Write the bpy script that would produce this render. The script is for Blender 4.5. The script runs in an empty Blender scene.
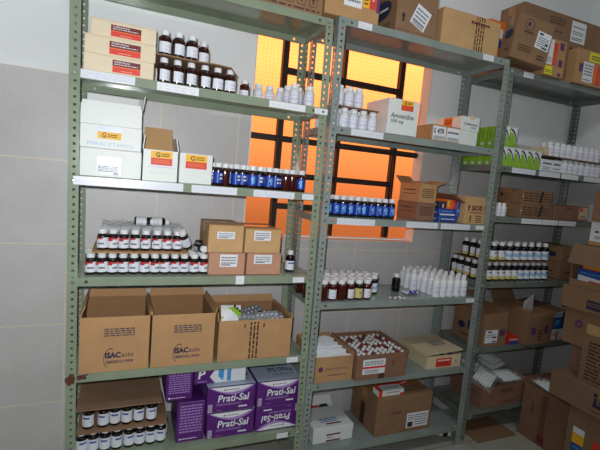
import bpy, math, random
from mathutils import Vector, Matrix
random.seed(7)
PI = math.pi
SC = bpy.context.scene
COL = SC.collection

# ------------------------------------------------------------------ materials
def srgb(r, g, b):
    f = lambda c: (c/255/12.92) if c/255 <= .04045 else ((c/255+.055)/1.055)**2.4
    return (f(r), f(g), f(b), 1)

MATS = {}
def mat(name, rgb, rough=.6, noise=0., scale=20., metal=0., spec=.5, bump=0., bscale=200., trans=0.):
    m = bpy.data.materials.new(name); m.use_nodes = True
    nt = m.node_tree; b = nt.nodes['Principled BSDF']
    c = srgb(*rgb)
    b.inputs['Base Color'].default_value = c
    b.inputs['Roughness'].default_value = rough
    b.inputs['Metallic'].default_value = metal
    b.inputs['Specular IOR Level'].default_value = spec
    if trans: b.inputs['Transmission Weight'].default_value = trans
    if noise or bump:
        tc = nt.nodes.new('ShaderNodeTexCoord')
    if noise:
        n = nt.nodes.new('ShaderNodeTexNoise'); n.inputs['Scale'].default_value = scale; n.inputs['Detail'].default_value = 5
        nt.links.new(tc.outputs['Object'], n.inputs['Vector'])
        r = nt.nodes.new('ShaderNodeValToRGB')
        r.color_ramp.elements[0].position = .3; r.color_ramp.elements[1].position = .7
        r.color_ramp.elements[0].color = tuple(max(0, v*(1-noise)) for v in c[:3])+(1,)
        r.color_ramp.elements[1].color = tuple(min(1, v*(1+noise)) for v in c[:3])+(1,)
        nt.links.new(n.outputs['Fac'], r.inputs['Fac']); nt.links.new(r.outputs['Color'], b.inputs['Base Color'])
    if bump:
        n2 = nt.nodes.new('ShaderNodeTexNoise'); n2.inputs['Scale'].default_value = bscale
        nt.links.new(tc.outputs['Object'], n2.inputs['Vector'])
        bp = nt.nodes.new('ShaderNodeBump'); bp.inputs['Strength'].default_value = bump; bp.inputs['Distance'].default_value = .002
        nt.links.new(n2.outputs['Fac'], bp.inputs['Height']); nt.links.new(bp.outputs['Normal'], b.inputs['Normal'])
    MATS[name] = m
    return m

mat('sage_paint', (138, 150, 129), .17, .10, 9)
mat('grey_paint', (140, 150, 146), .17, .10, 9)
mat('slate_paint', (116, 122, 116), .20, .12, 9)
mat('steel_bolt', (170, 170, 165), .3, metal=.8)
mat('rust', (92, 52, 36), .9, .3, 60)
mat('paper', (232, 234, 240), .5)
mat('paper_gloss', (226, 230, 240), .22)
mat('ink', (38, 38, 42), .6)
mat('ink_soft', (120, 120, 130), .6)
mat('ink_blue', (70, 90, 170), .6)
mat('ink_navy', (34, 38, 74), .6)
mat('ink_brown', (74, 48, 34), .7)
mat('ink_maroon', (118, 40, 52), .6)
mat('kraft', (184, 142, 98), .75, .07, 14, bump=.15)
mat('kraft_light', (198, 158, 110), .75, .07, 14, bump=.15)
mat('kraft_dark', (142, 108, 80), .78, .08, 14, bump=.15)
mat('kraft_pink', (190, 142, 116), .75, .07, 14, bump=.15)
mat('kraft_red', (138, 100, 80), .78, .08, 14, bump=.15)
mat('kraft_pile', (136, 106, 82), .78, .08, 12, bump=.15)
mat('kraft_inside', (150, 112, 76), .85, .06, 18)
mat('cream_card', (226, 210, 182), .6, .03, 20)
mat('white_card', (226, 230, 228), .45, .02, 20)
mat('beige_card', (214, 196, 160), .6, .04, 20)
mat('tape_brown', (170, 122, 74), .25)
mat('maroon', (112, 34, 44), .5)
mat('red', (222, 60, 48), .5)
mat('orange', (238, 120, 38), .5)
mat('yellow', (246, 186, 30), .5)
mat('lemon', (236, 226, 40), .5)
mat('violet_mark', (104, 50, 104), .6)
mat('purple', (92, 36, 122), .35)
mat('purple_deep', (66, 26, 92), .4)
mat('lilac', (176, 140, 204), .4)
mat('blue_grey', (172, 184, 206), .3)
mat('sky_blue', (70, 160, 220), .4)
mat('amber_glass', (44, 16, 10), .12, spec=.6)
mat('red_amber_glass', (66, 20, 13), .12, spec=.6)
mat('dark_glass', (20, 13, 14), .12, spec=.6)
mat('white_plastic', (232, 234, 238), .4)
mat('milk_plastic', (216, 218, 224), .38)
mat('sticker_grey', (186, 192, 206), .3)
mat('label_white', (226, 230, 240), .45)
mat('label_lilac', (212, 206, 228), .45)
mat('label_blue', (26, 64, 168), .4)
mat('label_sky', (92, 168, 232), .4)
mat('label_red', (186, 44, 44), .45)
mat('label_yellow', (206, 194, 122), .45)
mat('label_paleblue', (150, 190, 226), .45)
mat('green_card', (140, 190, 40), .4)
mat('green_dark', (60, 120, 40), .4)
mat('blue_card', (42, 76, 160), .4)
mat('red_card', (206, 46, 36), .4)
mat('foil', (196, 198, 206), .25, metal=.6)
mat('syringe_white', (226, 230, 232), .35)
mat('black_steel', (40, 34, 30), .5)
mat('reveal_plaster', (232, 224, 214), .8)
mat('plaster', (240, 243, 245), .85, .02, 3)
mat('ceiling_paint', (225, 228, 230), .9)
mat('floor_under', (120, 118, 110), .8)

def film(name, fac, tint=(1, 1, 1, 1)):
    m = bpy.data.materials.new(name); m.use_nodes = True
    nt = m.node_tree; nt.nodes.clear()
    o = nt.nodes.new('ShaderNodeOutputMaterial'); mx = nt.nodes.new('ShaderNodeMixShader')
    t = nt.nodes.new('ShaderNodeBsdfTransparent'); t.inputs['Color'].default_value = tint
    p = nt.nodes.new('ShaderNodeBsdfPrincipled')
    p.inputs['Base Color'].default_value = (.8, .82, .84, 1); p.inputs['Roughness'].default_value = .12
    mx.inputs['Fac'].default_value = fac
    nt.links.new(t.outputs[0], mx.inputs[1]); nt.links.new(p.outputs[0], mx.inputs[2]); nt.links.new(mx.outputs[0], o.inputs['Surface'])
    MATS[name] = m
film('plastic_film', .22)
film('bag_film', .14)

def tile_mat(name, size, ox, oz, rgb, grout, axes, gw=.006, speck=.10, rough=.5, top=None):
    """square tiles laid on a grid in object space; axes = the two in-plane axes"""
    m = bpy.data.materials.new(name); m.use_nodes = True
    nt = m.node_tree; b = nt.nodes['Principled BSDF']; b.inputs['Roughness'].default_value = rough
    N = nt.nodes.new; L = nt.links.new
    tc = N('ShaderNodeTexCoord'); sp = N('ShaderNodeSeparateXYZ'); L(tc.outputs['Object'], sp.inputs[0])
    def M(op, a, c=None):
        n = N('ShaderNodeMath'); n.operation = op
        for i, v in enumerate((a, c)):
            if v is None: continue
            if isinstance(v, (int, float)): n.inputs[i].default_value = v
            else: L(v, n.inputs[i])
        return n.outputs[0]
    gs = []
    for ax, off in zip(axes, (ox, oz)):
        u = M('DIVIDE', M('SUBTRACT', sp.outputs[ax], off), size)
        f = M('FRACT', u)
        d = M('MINIMUM', f, M('SUBTRACT', 1.0, f))
        gs.append(M('LESS_THAN', d, gw/size/2))
    g = M('MAXIMUM', gs[0], gs[1])
    n = N('ShaderNodeTexNoise'); n.inputs['Scale'].default_value = 260; n.inputs['Detail'].default_value = 2; L(tc.outputs['Object'], n.inputs['Vector'])
    n2 = N('ShaderNodeTexNoise'); n2.inputs['Scale'].default_value = 5; n2.inputs['Detail'].default_value = 4; L(tc.outputs['Object'], n2.inputs['Vector'])
    c = srgb(*rgb)
    r = N('ShaderNodeValToRGB'); r.color_ramp.elements[0].position = .3; r.color_ramp.elements[1].position = .7
    r.color_ramp.elements[0].color = tuple(v*(1-speck*1.6) for v in c[:3])+(1,); r.color_ramp.elements[1].color = tuple(v*(1+speck) for v in c[:3])+(1,)
    L(n.outputs['Fac'], r.inputs['Fac'])
    mx0 = N('ShaderNodeMix'); mx0.data_type = 'RGBA'; mx0.blend_type = 'MULTIPLY'; mx0.inputs['Factor'].default_value = .25
    L(r.outputs['Color'], mx0.inputs[6]); L(n2.outputs['Fac'], mx0.inputs[7])
    mx = N('ShaderNodeMix'); mx.data_type = 'RGBA'; L(g, mx.inputs['Factor']); L(mx0.outputs[2], mx.inputs[6]); mx.inputs[7].default_value = srgb(*grout)
    L(mx.outputs[2], b.inputs['Base Color'])
    bp = N('ShaderNodeBump'); bp.inputs['Strength'].default_value = .25; bp.inputs['Distance'].default_value = .002
    L(n2.outputs['Fac'], bp.inputs['Height']); L(bp.outputs['Normal'], b.inputs['Normal'])
    MATS[name] = m
TS = .3340
tile_mat('wall_tile', TS, -.034, 1.656-5*TS, (214, 212, 212), (222, 212, 194), (0, 2), speck=.07, rough=.42)
tile_mat('wall_tile_side', TS, .33, 1.656-5*TS, (214, 212, 212), (222, 212, 194), (1, 2), speck=.07, rough=.42)
tile_mat('floor_tile', .45, 1.94, .02, (186, 184, 172), (140, 132, 118), (0, 1), gw=.008, speck=.06, rough=.4)

def pane_mat():
    m = bpy.data.materials.new('orange_textured_glass'); m.use_nodes = True
    nt = m.node_tree; nt.nodes.clear(); N = nt.nodes.new; L = nt.links.new
    o = N('ShaderNodeOutputMaterial')
    tr = N('ShaderNodeBsdfTransparent'); tl = N('ShaderNodeBsdfTranslucent'); gl = N('ShaderNodeBsdfGlossy')
    gl.inputs['Roughness'].default_value = .3
    tc = N('ShaderNodeTexCoord'); mp = N('ShaderNodeMapping'); mp.inputs['Scale'].default_value = (56, 56, 56)
    L(tc.outputs['Object'], mp.inputs['Vector'])
    v = N('ShaderNodeTexVoronoi'); v.inputs['Scale'].default_value = 1; v.inputs['Randomness'].default_value = .08; L(mp.outputs[0], v.inputs['Vector'])
    r = N('ShaderNodeValToRGB'); r.color_ramp.elements[0].position = .1; r.color_ramp.elements[1].position = .6
    r.color_ramp.elements[0].color = (.94, .25, .068, 1); r.color_ramp.elements[1].color = (.89, .215, .050, 1)
    L(v.outputs['Distance'], r.inputs['Fac'])
    L(r.outputs['Color'], tr.inputs['Color']); L(r.outputs['Color'], tl.inputs['Color'])
    mx = N('ShaderNodeMixShader'); mx.inputs['Fac'].default_value = .05
    L(tr.outputs[0], mx.inputs[1]); L(tl.outputs[0], mx.inputs[2])
    m2 = N('ShaderNodeMixShader'); m2.inputs['Fac'].default_value = .03
    L(mx.outputs[0], m2.inputs[1]); L(gl.outputs[0], m2.inputs[2]); L(m2.outputs[0], o.inputs['Surface'])
    MATS['pane'] = m
pane_mat()

# ------------------------------------------------------------------ text (built-in font, turned into mesh)
_T = {}
def text_geo(s, bold=0.0):
    k = (s, bold)
    if k in _T: return _T[k]
    cu = bpy.data.curves.new('lettering', 'FONT'); cu.body = s; cu.size = 1; cu.resolution_u = 2; cu.offset = bold
    o = bpy.data.objects.new('lettering', cu); COL.objects.link(o)
    dg = bpy.context.evaluated_depsgraph_get()
    me = o.evaluated_get(dg).to_mesh()
    vs = [(v.co.x, v.co.y) for v in me.vertices]; fs = [tuple(p.vertices) for p in me.polygons]
    o.evaluated_get(dg).to_mesh_clear()
    bpy.data.objects.remove(o); bpy.data.curves.remove(cu)
    x0 = min(v[0] for v in vs); x1 = max(v[0] for v in vs); y0 = min(v[1] for v in vs); y1 = max(v[1] for v in vs)
    _T[k] = ([((x-x0)/(x1-x0), (y-y0)/(y1-y0)) for x, y in vs], fs, (x1-x0)/(y1-y0))
    return _T[k]

# ------------------------------------------------------------------ mesh builder
class MB:
    def __init__(s): s.v = []; s.f = []; s.m = []; s.mats = []; s.sm = []
    def mi(s, name):
        if name not in s.mats: s.mats.append(name)
        return s.mats.index(name)
    def add(s, vs, fs, m, smooth=False):
        o = len(s.v); s.v += [tuple(v) for v in vs]; i = s.mi(m)
        for f in fs: s.f.append(tuple(o+k for k in f)); s.m.append(i); s.sm.append(smooth)
    def box(s, x0, x1, y0, y1, z0, z1, m):
        s.add([(x0,y0,z0),(x1,y0,z0),(x1,y1,z0),(x0,y1,z0),(x0,y0,z1),(x1,y0,z1),(x1,y1,z1),(x0,y1,z1)],
              [(3,2,1,0),(4,5,6,7),(0,1,5,4),(1,2,6,5),(2,3,7,6),(3,0,4,7)], m)
    def bevbox(s, x0, x1, y0, y1, z0, z1, m, b=.002):
        """box with chamfered vertical and top edges"""
        b = min(b, (x1-x0)/3, (y1-y0)/3, (z1-z0)/3)
        def ring(z, i): return [(x0+i+b,y0+i,z),(x1-i-b,y0+i,z),(x1-i,y0+i+b,z),(x1-i,y1-i-b,z),(x1-i-b,y1-i,z),(x0+i+b,y1-i,z),(x0+i,y1-i-b,z),(x0+i,y0+i+b,z)]
        vs = ring(z0, b)+ring(z0+b, 0)+ring(z1-b, 0)+ring(z1, b)
        fs = [tuple(reversed(range(8))), tuple(range(24, 32))]
        for k in range(3):
            for i in range(8): fs.append((k*8+i, k*8+(i+1)%8, k*8+8+(i+1)%8, k*8+8+i))
        s.add(vs, fs, m)
    def prism(s, pts, O, u, v, n, t, m):
        """polygon pts (2D) on plane O,u,v extruded t along n"""
        O, u, v, n = map(Vector, (O, u, v, n)); k = len(pts)
        vs = [O+u*a+v*b for a, b in pts]+[O+u*a+v*b+n*t for a, b in pts]
        s.add(vs, [tuple(reversed(range(k))), tuple(range(k, 2*k))]+[(i, (i+1) % k, k+(i+1) % k, k+i) for i in range(k)], m)
    def panel(s, a, b, c, d, t, m):
        """four corners, thickness t along the normal"""
        a, b, c, d = map(Vector, (a, b, c, d)); n = (b-a).cross(d-a).normalized()*t
        vs = [a, b, c, d, a+n, b+n, c+n, d+n]
        s.add(vs, [(3,2,1,0),(4,5,6,7),(0,1,5,4),(1,2,6,5),(2,3,7,6),(3,0,4,7)], m)
    def lathe(s, prof, n, m, ctr=(0, 0, 0), rib=0.0, smooth=True, M=None):
        vs = []; fs = []; k = len(prof)
        for r, z in prof:
            for i in range(n):
                a = 2*PI*i/n; rr = r*(1-(rib if i % 2 else 0))
                p = Vector((rr*math.cos(a), rr*math.sin(a), z))
                if M is not None: p = M @ p
                vs.append(p+Vector(ctr))
        for j in range(k-1):
            for i in range(n): fs.append((j*n+i, j*n+(i+1) % n, (j+1)*n+(i+1) % n, (j+1)*n+i))
        fs.append(tuple(reversed(range(n)))); fs.append(tuple((k-1)*n+i for i in range(n)))
        s.add(vs, fs, m, smooth)
    def band(s, r, z0, z1, rows, a0, a1, cols, fn):
        """label wrapped round a bottle; fn(i,j) names the ink of each cell"""
        for j in range(rows):
            for i in range(cols):
                A = a0+(a1-a0)*i/cols; B = a0+(a1-a0)*(i+1)/cols
                za = z0+(z1-z0)*j/rows; zb = z0+(z1-z0)*(j+1)/rows
                s.add([(r*math.cos(A), r*math.sin(A), za), (r*math.cos(B), r*math.sin(B), za), (r*math.cos(B), r*math.sin(B), zb), (r*math.cos(A), r*math.sin(A), zb)],
                      [(0, 1, 2, 3)], fn(i, j), True)
    def text(s, st, O, u, v, w, h, m, bold=0., shear=0.):
        vs, fs, asp = text_geo(st, bold)
        O, u, v = Vector(O), Vector(u), Vector(v)
        if w is None: w = h*asp
        s.add([O+u*(x*w+shear*y*h)+v*(y*h) for x, y in vs], fs, m)
    def holecell(s, O, u, v, n, w, h, r, t, m, hx=None, hz=None):
        """rectangular plate cell w x h with a round hole through it, thickness t along n"""
        O, u, v, n = map(Vector, (O, u, v, n)); hx = w/2 if hx is None else hx; hz = h/2 if hz is None else hz
        rect = [(w, hz), (w, h), (hx, h), (0, h), (0, hz), (0, 0), (hx, 0), (w, 0)]
        ring = [(hx+r*math.cos(k*PI/4), hz+r*math.sin(k*PI/4)) for k in range(8)]
        vs = [O+u*a+v*b for a, b in rect]+[O+u*a+v*b for a, b in ring]+[O+u*a+v*b+n*t for a, b in rect]+[O+u*a+v*b+n*t for a, b in ring]
        fs = []
        for k in range(8):
            q = (k+1) % 8
            fs += [(k, q, 8+q, 8+k), (16+k, 24+k, 24+q, 16+q), (8+k, 8+q, 24+q, 24+k)]
        s.add(vs, fs, m)
    def mesh(s, name):
        me = bpy.data.meshes.new(name); me.from_pydata(s.v, [], s.f)
        for mn in s.mats: me.materials.append(MATS[mn])
        me.polygons.foreach_set('material_index', s.m); me.polygons.foreach_set('use_smooth', s.sm)
        me.update(); return me
    def build(s, name, parent=None):
        o = bpy.data.objects.new(name, s.mesh(name)); COL.objects.link(o)
        if parent: o.parent = parent
        return o

def tag(o, label, cat, group=None):
    n = len(label.split())
    if not 4 <= n <= 16: print('LABEL LENGTH', n, label)
    o['label'] = label; o['category'] = cat
    if group: o['group'] = group
    return o
def thing(name, label, cat, loc=(0, 0, 0), rz=0, group=None, rot=None):
    o = bpy.data.objects.new(name, None); COL.objects.link(o); o.empty_display_size = .05
    o.location = loc; o.rotation_euler = rot if rot else (0, 0, rz)
    return tag(o, label, cat, group)
def struct(mb, name, parent=None):
    o = mb.build(name, parent)
    if not parent: o['kind'] = 'structure'
    return o
ORD = ['first', 'second', 'third', 'fourth', 'fifth', 'sixth', 'seventh', 'eighth', 'ninth', 'tenth', 'eleventh', 'twelfth', 'thirteenth', 'fourteenth', 'fifteenth', 'sixteenth']

# ------------------------------------------------------------------ room
YW, XR, XL, YF, ZC = .33, 2.83, -1.6, -3.4, 2.9
WX0, WX1, WZ0, WZ1, YG, TH = .688, 1.667, 1.036, 2.07, .392, .066
ZT = 1.656
mb = MB()
def wall_rect(x0, x1, z0, z1, m): mb.box(x0, x1, YW, YW+TH, z0, z1, m)
for x0, x1, z0, z1 in ((XL, WX0, 0, ZT), (WX1, XR+.1, 0, ZT), (WX0, WX1, 0, WZ0)): wall_rect(x0, x1, z0, z1, 'wall_tile')
for x0, x1, z0, z1 in ((XL, WX0, ZT, ZC), (WX1, XR+.1, ZT, ZC), (WX0, WX1, WZ1, ZC)): wall_rect(x0, x1, z0, z1, 'plaster')
struct(mb, 'wall_back')
mb = MB()   # thin plaster lining of the window reveal
mb.box(WX0, WX0+.006, YW-.001, YW+TH, WZ0, WZ1, 'reveal_plaster'); mb.box(WX1-.006, WX1, YW-.001, YW+TH, WZ0, WZ1, 'reveal_plaster')
mb.box(WX0, WX1, YW-.001, YW+TH, WZ0, WZ0+.003, 'reveal_plaster'); mb.box(WX0, WX1, YW-.001, YW+TH, WZ1-.006, WZ1, 'reveal_plaster')
struct(mb, 'trim_1')
mb = MB(); mb.box(XR, XR+.1, YF, YW, 0, ZT, 'wall_tile_side'); mb.box(XR, XR+.1, YF, YW, ZT, ZC, 'plaster'); struct(mb, 'wall_right')
mb = MB(); mb.box(XL-.1, XL, YF, YW+TH, 0, ZC, 'plaster'); struct(mb, 'wall_left')
mb = MB(); mb.box(XL-.1, XR+.1, YF-.1, YF, 0, ZC, 'plaster'); struct(mb, 'wall_front')
mb = MB(); mb.box(XL-.1, XR+.1, YF-.1, YW+TH, -.05, 0, 'floor_tile'); struct(mb, 'floor')
mb = MB(); mb.box(XL-.1, XR+.1, YF-.1, YW+TH, ZC, ZC+.05, 'ceiling_paint'); struct(mb, 'ceiling')
# window: dark steel frame with glazing bars, orange textured panes
mb = MB(); fr = .022
gx0, gx1, gz0, gz1 = WX0+.006, WX1-.006, WZ0+.006, WZ1-.006
for x in (gx0, gx1-.004): mb.box(x, x+.004, YG-.008, YG+.003, gz0, gz1, 'reveal_plaster')
for z in (gz0, gz1-.012): mb.box(gx0+.004, gx1-.004, YG-.008, YG+.003, z, z+.006, 'reveal_plaster')
win = struct(mb, 'window_1')
VB = [(.846, .014), (1.163, .008), (1.504, .014)]
HB = [(1.835, .846, 1.504), (1.516, gx0+.004, gx1-.004), (1.344, .846, 1.504), (1.192, .846, 1.504)]
for x, hw in VB:
    b = MB(); b.box(x-hw, x+hw, YG-.030, YG-.002, gz0+.012, gz1-.012, 'black_steel'); b.box(x-.004, x+.004, YG-.040, YG-.030, gz0+.012, gz1-.012, 'black_steel'); b.build('vertical_bar', win)
for z, x0, x1 in HB:
    b = MB(); b.box(x0, x1, YG-.028, YG-.004, z-.014, z+.014, 'black_steel'); b.box(x0, x1, YG-.036, YG-.028, z-.004, z+.004, 'black_steel'); b.build('horizontal_bar', win)
b = MB(); b.panel((1.478, YG-.07, 1.18), (1.486, YG-.07, 1.18), (1.494, YG-.045, 1.50), (1.486, YG-.045, 1.50), .008, 'black_steel'); b.build('opening_sash_arm', win)
xs = [gx0+.004]+[v[0] for v in VB]+[gx1-.004]; zs = [gz0+.006, 1.192, 1.344, 1.516, 1.835, gz1-.006]
for i in range(4):
    for j in range(5):
        b = MB(); b.box(xs[i], xs[i+1], YG, YG+.004, zs[j], zs[j+1], 'pane')
        # only the two large faces matter: keep a single sheet so the tint is taken once
        b.f = [b.f[2]]; b.m = [b.m[2]]; b.sm = [False]; b.build('glass_pane', win)

# ------------------------------------------------------------------ shelving racks
PW, PT, LIP, DEP = .033, .002, .0293, .2813
def rack(name, label, x0, x1, y0, zs, lean, paint, top, strips, zhole, rust=False):
    r = thing(name, label, 'shelving rack', (x0, y0, 0))
    W = x1-x0; D = DEP; sh = lambda z: lean*(z-1)
    n0 = -int(zhole/.025); pitch = .025
    zb0 = zhole % pitch
    for ix in (0, 1):
        for iy in (0, 1):
            b = MB()
            X = 0 if ix == 0 else W; Y = 0 if iy == 0 else D; sx = 1 if ix == 0 else -1; sy = 1 if iy == 0 else -1
            lo = zb0-pitch/2 - (pitch if zb0 > pitch/2 else 0)
            lo = max(lo, 0) if lo > 0 else lo+pitch
            b.box(min(X, X+sx*PW), max(X, X+sx*PW), min(Y, Y+sy*PT), max(Y, Y+sy*PT), 0, lo, paint)
            b.box(min(X, X+sx*PT), max(X, X+sx*PT), min(Y, Y+sy*PW), max(Y, Y+sy*PW), 0, lo, paint)
            z = lo
            while z+pitch <= top+1e-6:
                b.holecell((X, Y, z), (sx, 0, 0), (0, 0, 1), (0, sy, 0), PW, pitch, .0048, PT, paint, hx=PW*.55)
                b.holecell((X, Y, z), (0, sy, 0), (0, 0, 1), (sx, 0, 0), PW, pitch, .0048, PT, paint, hx=PW*.55)
                z += pitch
            if top-z > .001:
                b.box(min(X, X+sx*PW), max(X, X+sx*PW), min(Y, Y+sy*PT), max(Y, Y+sy*PT), z, top, paint)
                b.box(min(X, X+sx*PT), max(X, X+sx*PT), min(Y, Y+sy*PW), max(Y, Y+sy*PW), z, top, paint)
            b.v = [(x+sh(z), y, z) for x, y, z in b.v]
            b.build('post', r)
    for k, z in enumerate(zs):
        s = sh(z); xa, xb = s+.0025, s+W-.0025; ya, yb = PT+.0005, D-PT-.0005; t = .0012
        b = MB()
        b.box(xa, xb, ya, yb, z-t, z, paint)
        for (yy, sg) in ((ya, 1), (yb, -1)):          # long lips, each with one slot hole near either end
            hw = .024
            b.holecell((xa+.045, yy, z-LIP), (1, 0, 0), (0, 0, 1), (0, sg, 0), hw, LIP-t, .0055, t, paint)
            b.holecell((xb-.045-hw, yy, z-LIP), (1, 0, 0), (0, 0, 1), (0, sg, 0), hw, LIP-t, .0055, t, paint)
            for p, q in ((xa, xa+.045), (xa+.045+hw, xb-.045-hw), (xb-.045, xb)):
                b.box(p, q, min(yy, yy+sg*t), max(yy, yy+sg*t), z-LIP, z-t, paint)
            b.box(xa+.012, xb-.012, min(yy, yy+sg*.012), max(yy, yy+sg*.012), z-LIP-t, z-LIP, paint)
        for xx, sg in ((xa, 1), (xb, -1)):
            b.box(min(xx, xx+sg*t), max(xx, xx+sg*t), ya+t, yb-t, z-LIP, z-t, paint)
            b.box(min(xx, xx+sg*.012), max(xx, xx+sg*.012), ya+.012, yb-.012, z-LIP-t, z-LIP, paint)
        so = b.build('shelf', r)
        for (kk, p, q, dz, hh, nl) in strips:
            if kk != k: continue
            b = MB(); zz = z-.001-dz; p -= x0; q -= x0
            b.box(p, q, -.0006-(.0022 if p < PW or q > W-PW else 0), .0016, zz-hh, zz, 'paper_gloss' if q-p > .15 else 'paper')
            yy = -.0009-(.0022 if p < PW or q > W-PW else 0)
            for li in range(nl):
                zq = zz-hh*(li+1)/(nl+1); x = p+.008
                while x < q-.02:
                    w = random.uniform(.006, .02); b.add([(x, yy, zq-.0012), (x+w, yy, zq-.0012), (x+w, yy, zq+.0012), (x, yy, zq+.0012)], [(0, 1, 2, 3)], 'label_lilac'); x += w+random.uniform(.003, .02)
            b.build('paper_strip', so)
        for ix in (0, 1):
            for iy in (0, 1):
                b = MB(); X = s+(PW*.55 if ix == 0 else W-PW*.55)
                Mx = Matrix.Rotation(PI/2 if iy == 0 else -PI/2, 3, 'X')
                b.lathe([(.0065, 0), (.0065, .002), (.0045, .0038)], 10, 'rust' if (rust and k == 4 and ix == 0 and iy == 0) else 'steel_bolt', (X, 0 if iy == 0 else D, z-.0155), M=Mx, smooth=False)
                b.build('bolt', r)
    if rust:
        z = zs[4]-.0155; s = sh(z); b = MB()
        pts = []
        for i in range(18):
            a = 2*PI*i/18; rr = random.uniform(.011, .021); pts.append((.017+s+rr*math.cos(a)*.95, z+rr*math.sin(a)*1.25))
        b.prism(pts, (0, 0, 0), (1, 0, 0), (0, 0, 1), (0, -1, 0), .0006, 'rust')
        pts = [(.034+s, z+.012), (.075+s, z+.014), (.058+s, z+.004), (.05+s, z-.004), (.036+s, z-.006)]
        b.prism(pts, (0, .0018, 0), (1, 0, 0), (0, 0, 1), (0, -1, 0), .0004, 'rust')
        o = b.build('rust_patch', r); o['label'] = 'brown rust patch around the bolt'
    return r
ZA = [1.9668, 1.6223, 1.2779, .9318, .5845, .2439]
ZB = [1.9918, 1.5622, 1.184, .8094, .4359, .1122]
ZC_ = [1.9657, 1.4897, 1.2308, .8803, .5233, .1696]
rack('shelving_rack', 'sage green perforated steel rack with six shelves, leftmost of the three', 0, .92, 0, ZA, -.0161, 'sage_paint', 1.9668, [
    (1, .024, .188, 0, .027, 2), (1, .258, .40, .002, .027, 2), (1, .665, .815, .002, .025, 1), (1, .855, .912, .004, .022, 2),
    (2, .012, .365, 0, .028, 1), (2, .395, .565, .001, .027, 1), (2, .63, .80, .002, .026, 2), (2, .835, .885, .004, .022, 2),
    (3, .585, .618, -.004, .034, 1), (3, .826, .876, .004, .022, 2), (4, .83, .88, .004, .022, 2), (5, .815, .865, .004, .022, 2)], 1.6223-.0155, rust=True)
rack('shelving_rack', 'blue-grey perforated steel rack in front of the window, between the other two racks', .9352, 1.8717, .0116, ZB, -.0038, 'grey_paint', 1.9918, [
    (0, 1.02, 1.085, .002, .026, 2), (0, 1.695, 1.76, .002, .026, 2), (1, 1.035, 1.195, .001, .027, 1), (2, 1.01, 1.20, .002, .027, 2), (2, 1.37, 1.55, .002, .027, 2), (2, 1.57, 1.75, .002, .027, 2), (2, 1.79, 1.84, .004, .02, 1),
    (3, 1.79, 1.84, .004, .02, 1)], 1.5622-.0155)
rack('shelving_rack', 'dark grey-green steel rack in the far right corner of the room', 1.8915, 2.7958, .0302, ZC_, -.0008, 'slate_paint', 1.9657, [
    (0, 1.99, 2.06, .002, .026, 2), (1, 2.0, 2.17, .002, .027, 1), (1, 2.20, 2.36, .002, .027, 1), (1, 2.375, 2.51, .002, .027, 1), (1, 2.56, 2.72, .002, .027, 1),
    (2, 2.12, 2.27, .002, .027, 1), (2, 2.275, 2.40, .002, .027, 1), (2, 2.41, 2.55, .002, .027, 1)], 1.4897-.0155)

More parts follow.
